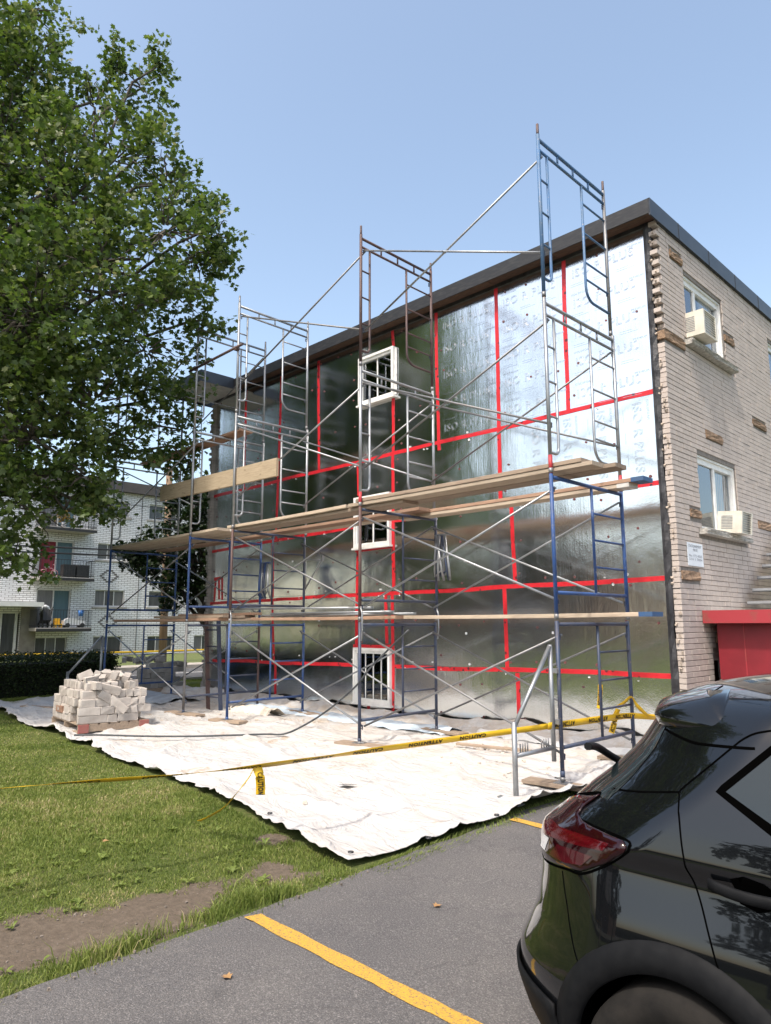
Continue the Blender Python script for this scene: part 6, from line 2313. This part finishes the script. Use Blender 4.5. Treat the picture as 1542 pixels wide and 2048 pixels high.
for sd_ in (-1, 1):
    lamp = patch('tail_lamp', [(-.672, .99), (-.60, 1.045), (-.50, 1.085), (-.398, 1.108), (-.372, 1.121), (-.44, 1.066), (-.446, 1.045), (-.402, 1.035), (-.364, 1.034), (-.19, 1.034), (-.172, 1.022), (-.181, 1.006), (-.261, .949), (-.365, .897), (-.445, .884), (-.59, .859), (-.69, .868), (-.70, .94)], LENS, car, .004, .02, sd_, .008)
    patch('lit_strip', [(-.68, .955), (-.60, .985), (-.52, .985), (-.40, 1.0), (-.24, 1.012), (-.265, .985), (-.40, .965), (-.55, .945), (-.66, .925)], LENS2, lamp, .0098, .02, sd_)
    patch('reflector', [(-.558, .886), (-.51, .935), (-.44, .945), (-.313, .955), (-.358, .915), (-.45, .895)], LENS3, lamp, .0098, .02, sd_)
    patch('clear_bezel', [(-.655, .88), (-.64, .93), (-.575, .935), (-.60, .885)], CHROME, lamp, .0098, .02, sd_)
    line('lamp_gap', [(-.60, 1.05), (-.50, 1.09), (-.37, 1.125), (-.45, 1.062), (-.44, 1.038), (-.36, 1.038), (-.18, 1.040), (-.164, 1.022), (-.18, 1.0), (-.26, .943), (-.365, .889), (-.45, .876), (-.6, .85), (-.69, .858)], SEAM, lamp, .007, .003, sd_)
    door = line('door_gap', [(1.02, 1.42), (.8, 1.45), (.5, 1.45), (.30, 1.425), (.219, 1.409), (.174, 1.387), (.137, 1.356), (.06, 1.285), (-.017, 1.212), (-.018, 1.195), (-.005, 1.144), (.008, 1.064), (.016, 1.026), (.023, .995), (.058, .911), (.089, .825), (.125, .735), (.20, .60), (.33, .46), (.45, .36)], SEAM, car, .005, .0012, sd_)
    line('panel_gap', [(-.352, 1.148), (-.2, 1.17), (-.016, 1.206)], SEAM, car, .005, .0012, sd_)
    line('panel_gap', [(-.155, 1.368), (-.10, 1.36), (-.015, 1.349), (.055, 1.351), (.137, 1.357), (.21, 1.363)], SEAM, car, .008, .0012, sd_)
    line('panel_gap', [(-.16, 1.373), (-.127, 1.393), (-.062, 1.421), (-.03, 1.459), (-.02, 1.485), (.0, 1.52)], SEAM, car, .005, .0012, sd_)
    line('panel_gap', [(-.474, .862), (-.453, .811), (-.43, .768), (-.40, .705), (-.365, .653), (-.317, .612)], SEAM, car, .004, .0012, sd_)
    line('door_gap', [(1.02, 1.42), (1.0, 1.2), (1.0, .9), (1.02, .5), (1.03, .34)], SEAM, car, .006, .0012, sd_)
    line('door_gap', [(2.1, 1.02), (2.12, .8), (2.1, .5), (2.02, .34)], SEAM, car, .006, .0012, sd_)
    patch('window_trim', [(.103, 1.228), (.118, 1.248), (.254, 1.375), (.36, 1.43), (1.3, 1.45), (1.66, 1.36), (2.0, 1.12), (.6, 1.09), (.30, 1.115)], SEAM, car, .0018, .05, sd_)
    for (a, b) in (((.132, 1.235), .96), ((1.02, 1.10), 1.9)):
        if a[0] < 1:
            P_ = [(.135, 1.232), (.262, 1.352), (.37, 1.408), (.95, 1.425), (.97, 1.112), (.6, 1.112), (.32, 1.138)]
        else:
            P_ = [(1.04, 1.425), (1.28, 1.425), (1.62, 1.34), (1.9, 1.13), (1.04, 1.112)]
        patch('side_window', P_, TINT, car, .0045, .04, sd_)
    # door handles
    for hx in (.09, 1.12):
        cup = patch('handle_cup', [(hx + .06, 1.0), (hx + .10, 1.016), (hx + .155, 1.008), (hx + .19, .985), (hx + .18, .94), (hx + .13, .922), (hx + .08, .935)], SEAM, car, .0015, .02, sd_)
        P_ = [spt(hx + q * .21, .984 - .018 * q, .012 + .02 * math.sin(PI * min(1, .12 + q * .8)), sd_) for q in np.linspace(0, 1, 9)]
        mb = MB()
        V, Fq = [], []
        for p in P_:
            for a in np.linspace(0, 2 * PI, 9)[:-1]:
                V.append((p.x, p.y + .009 * math.cos(a), p.z + .0175 * math.sin(a)))
        for i in range(8):
            for k in range(8):
                Fq.append((i * 8 + k, i * 8 + (k + 1) % 8, i * 8 + 8 + (k + 1) % 8, i * 8 + 8 + k))
        Fq += [tuple(range(8)), tuple(range(64, 72))]
        mb.add(V, Fq, True)
        mb.build('door_handle', BODY if False else PLAS, car)
    # wheel-arch cladding and sill
    for wx in WXS:
        V, Fq = [], []
        A = np.linspace(R(-28), R(208), 44)
        rad = (.355, .36, .40, .446, .452)
        offs = (-.02, .006, .009, .007, -.004)
        for a in A:
            fl = 1 + .06 * max(0, math.cos(a + (PI if wx < 1 else 0))) ** 2 * 0
            for r_, of in zip(rad, offs):
                X, z = wx + r_ * math.cos(a), max(WZ + r_ * math.sin(a), .19)
                V.append(spt(X, z, of, sd_))
        for i in range(len(A) - 1):
            for k in range(4):
                q = i * 5 + k
                Fq.append((q, q + 1, q + 6, q + 5))
        MB().add(V, Fq, True).build('arch_cladding', PLAS, car)
    patch('sill_cladding', [(.36, .19), (2.22, .19), (2.24, .33), (.38, .33)], PLAS, car, .012, .06, sd_)
# lower rear bumper cladding with a lighter edge
V, Fq = [], []
ts = np.linspace(-1, 1, 61)
zs3 = np.linspace(.20, .46, 8)
for z in zs3:
    for t_ in ts:
        tt = abs(t_) * .96
        x = float(c_xr(z) + c_d(z) * tt ** 4)
        V.append((x - .018, math.copysign(float(c_w(z)) * tt * 1.012, t_), z))
for i in range(7):
    for k in range(60):
        q = i * 61 + k
        Fq.append((q, q + 1, q + 62, q + 61))
bc = MB().add(V, Fq, True).build('bumper_cladding', PLAS, car)
bc.modifiers.new('t', 'SOLIDIFY').thickness = .01
# rear glass, spoiler, wiper, plate
V, Fq = [], []
zs4 = np.linspace(1.12, 1.40, 10)
ts = np.linspace(-.83, .83, 31)
for z in zs4:
    for t_ in ts:
        tt = t_ * (1 - .12 * (z - 1.12) / .28)
        V.append((float(c_xr(z) + c_d(z) * abs(tt) ** 4) - .004, float(c_w(z)) * tt, z))
for i in range(9):
    for k in range(30):
        q = i * 31 + k
        Fq.append((q, q + 1, q + 32, q + 31))
MB().add(V, Fq, True).build('rear_window', TINT, car)
V, Fq = [], []
ys5 = np.linspace(-1, 1, 41)
for t_ in ys5:
    at_ = abs(t_)
    y = t_ * .628
    sw = .165 * at_ ** 2.2
    dz_ = .05 * at_ ** 3.5
    prof = [(.02 + sw * .4, 1.528 - dz_ * 1.1), (-.10 + sw * .8, 1.512 - dz_), (-.24 + sw, 1.478 - dz_), (-.29 + sw, 1.456 - dz_), (-.302 + sw, 1.436 - dz_), (-.285 + sw, 1.405 - dz_), (-.22 + sw, 1.385 - dz_), (-.02 + sw, 1.42 - dz_)]
    sh_ = 1 - .93 * max(0, (at_ - .8) / .2) ** 1.6
    V += [(-.06 + sw + (x + .06 - sw) * sh_, y, 1.455 - dz_ + (z - 1.455 + dz_) * sh_) for x, z in prof]
for i in range(40):
    for k in range(8):
        q = i * 8
        Fq.append((q + k, q + (k + 1) % 8, q + 8 + (k + 1) % 8, q + 8 + k))
Fq += [tuple(range(8)), tuple(320 + k for k in range(8))]
sp_ = MB().add(V, Fq, True).build('spoiler', BODY, car)
MB().box((-.297, 0, 1.425), (.012, .34, .02)).build('brake_lamp', LENS2, sp_)
wp = MB().tube(smooth_pts([(-.60, .02, 1.12), (-.63, -.05, 1.16), (-.60, -.22, 1.22), (-.54, -.40, 1.25)]), [.016] * 19, 8).build('rear_wiper', PLAS, car)
MB().box((-.80, 0, .86), (.02, .52, .13)).build('number_plate', pm('plate_white', (.7, .7, .72), (.6, .6, .6), 7, .5), car)
# front: windscreen, lamps
patchV, Fq = [], []
zs6 = np.linspace(1.06, 1.44, 12)
ts = np.linspace(-.86, .86, 31)
for z in zs6:
    for t_ in ts:
        patchV.append((float(c_xf(z) - c_d(z) * abs(t_) ** 4) + .004, float(c_w(z)) * t_, z))
for i in range(11):
    for k in range(30):
        q = i * 31 + k
        Fq.append((q, q + 1, q + 32, q + 31))
MB().add(patchV, Fq, True).build('windscreen', TINT, car)
for s_ in (-1, 1):
    MB().box((3.20, s_ * .68, .80), (.22, .26, .11), (0, 0, -s_ * .5)).build('headlight', CHROME, car)
    MB().box((1.98, s_ * .97, 1.10), (.12, .2, .13)).build('mirror', BODY, car)
MB().box((3.40, 0, .62), (.06, .8, .22)).build('grille', PLAS, car)
# wheels
TYRE = pm('tyre_rubber', (.012, .0115, .011), (.022, .02, .018), 12, .9, spec=.15, bmp=.4, bscale=40, bdist=.004)
RIM = pm('dark_alloy', (.20, .19, .18), (.15, .145, .14), 9, .35, .8)
for wx in WXS:
    for s_ in (-1, 1):
        prof = [(.20, .10), (.30, .10), (.322, .085), (.325, .05), (.325, -.05), (.322, -.085), (.30, -.10), (.20, -.10)]
        V, Fq = [], []
        nA = 48
        for k in range(nA):
            a = 2 * PI * k / nA
            V += [(r_ * math.cos(a), o_, r_ * math.sin(a)) for r_, o_ in prof]
        np_ = len(prof)
        for k in range(nA):
            for q in range(np_):
                Fq.append((k * np_ + q, k * np_ + (q + 1) % np_, ((k + 1) % nA) * np_ + (q + 1) % np_, ((k + 1) % nA) * np_ + q))
        w = MB().add(V, Fq, True).build('wheel', TYRE, car)
        w.location = (wx, s_ * .765, WZ - .005)
        mb = MB()
        for k in range(5):
            a = 2 * PI * k / 5 + .3
            mb.box((.115 * math.cos(a), s_ * .055, .115 * math.sin(a)), (.2, .03, .05), Matrix.Rotation(-a, 3, 'Y'))
        mb.disc((0, s_ * .03, 0), (0, s_, 0), .055, .05, 16)
        mb.tube([(.208 * math.cos(a), s_ * .06, .208 * math.sin(a)) for a in np.linspace(0, 2 * PI, 33)], .018, 8)
        mb.build('rim', RIM, w)
        MB().disc((0, s_ * -.02, 0), (0, s_, 0), .205, .015, 24).build('brake_disc', SEAM, w)

# ------------------------------------------------------------------ a few fallen leaves
FALL = leaf_mat('fallen_leaf', [(0, (.30, .17, .06)), (1, (.42, .26, .12))], .1)
for k, (x, y, lab) in enumerate(((.72, -5.15, 'dry brown leaf on the asphalt between the two parking lines'), (.55, -6.55, 'dry leaf on the asphalt below the long yellow line'), (-1.9, -6.1, 'dry leaf lying on the lawn under the caution tape'), (1.35, -5.0, 'pale dry leaf on the asphalt near the car bumper'))):
    V = [Vector((p[0] * .06, p[1] * .06 - .03, p[2] * .15 + .004)) for p in LEAF_T]
    V = [Matrix.Rotation(k * 1.7, 3, 'Z') @ v for v in V]
    me = MB().add([v + Vector((0, 0, 0)) for v in V], [tuple(range(12))]).mesh('fallen_leaf', pm('brown_dry_leaf', (.34, .2, .08), (.26, .14, .06), 9, .8))
    obj('fallen_leaf', me, None, lab, 'leaf', 'fallen leaves', None, (x, y, (G(x, y) + .016) if x > 0 else float(lawn_z(x, y)) + .05))
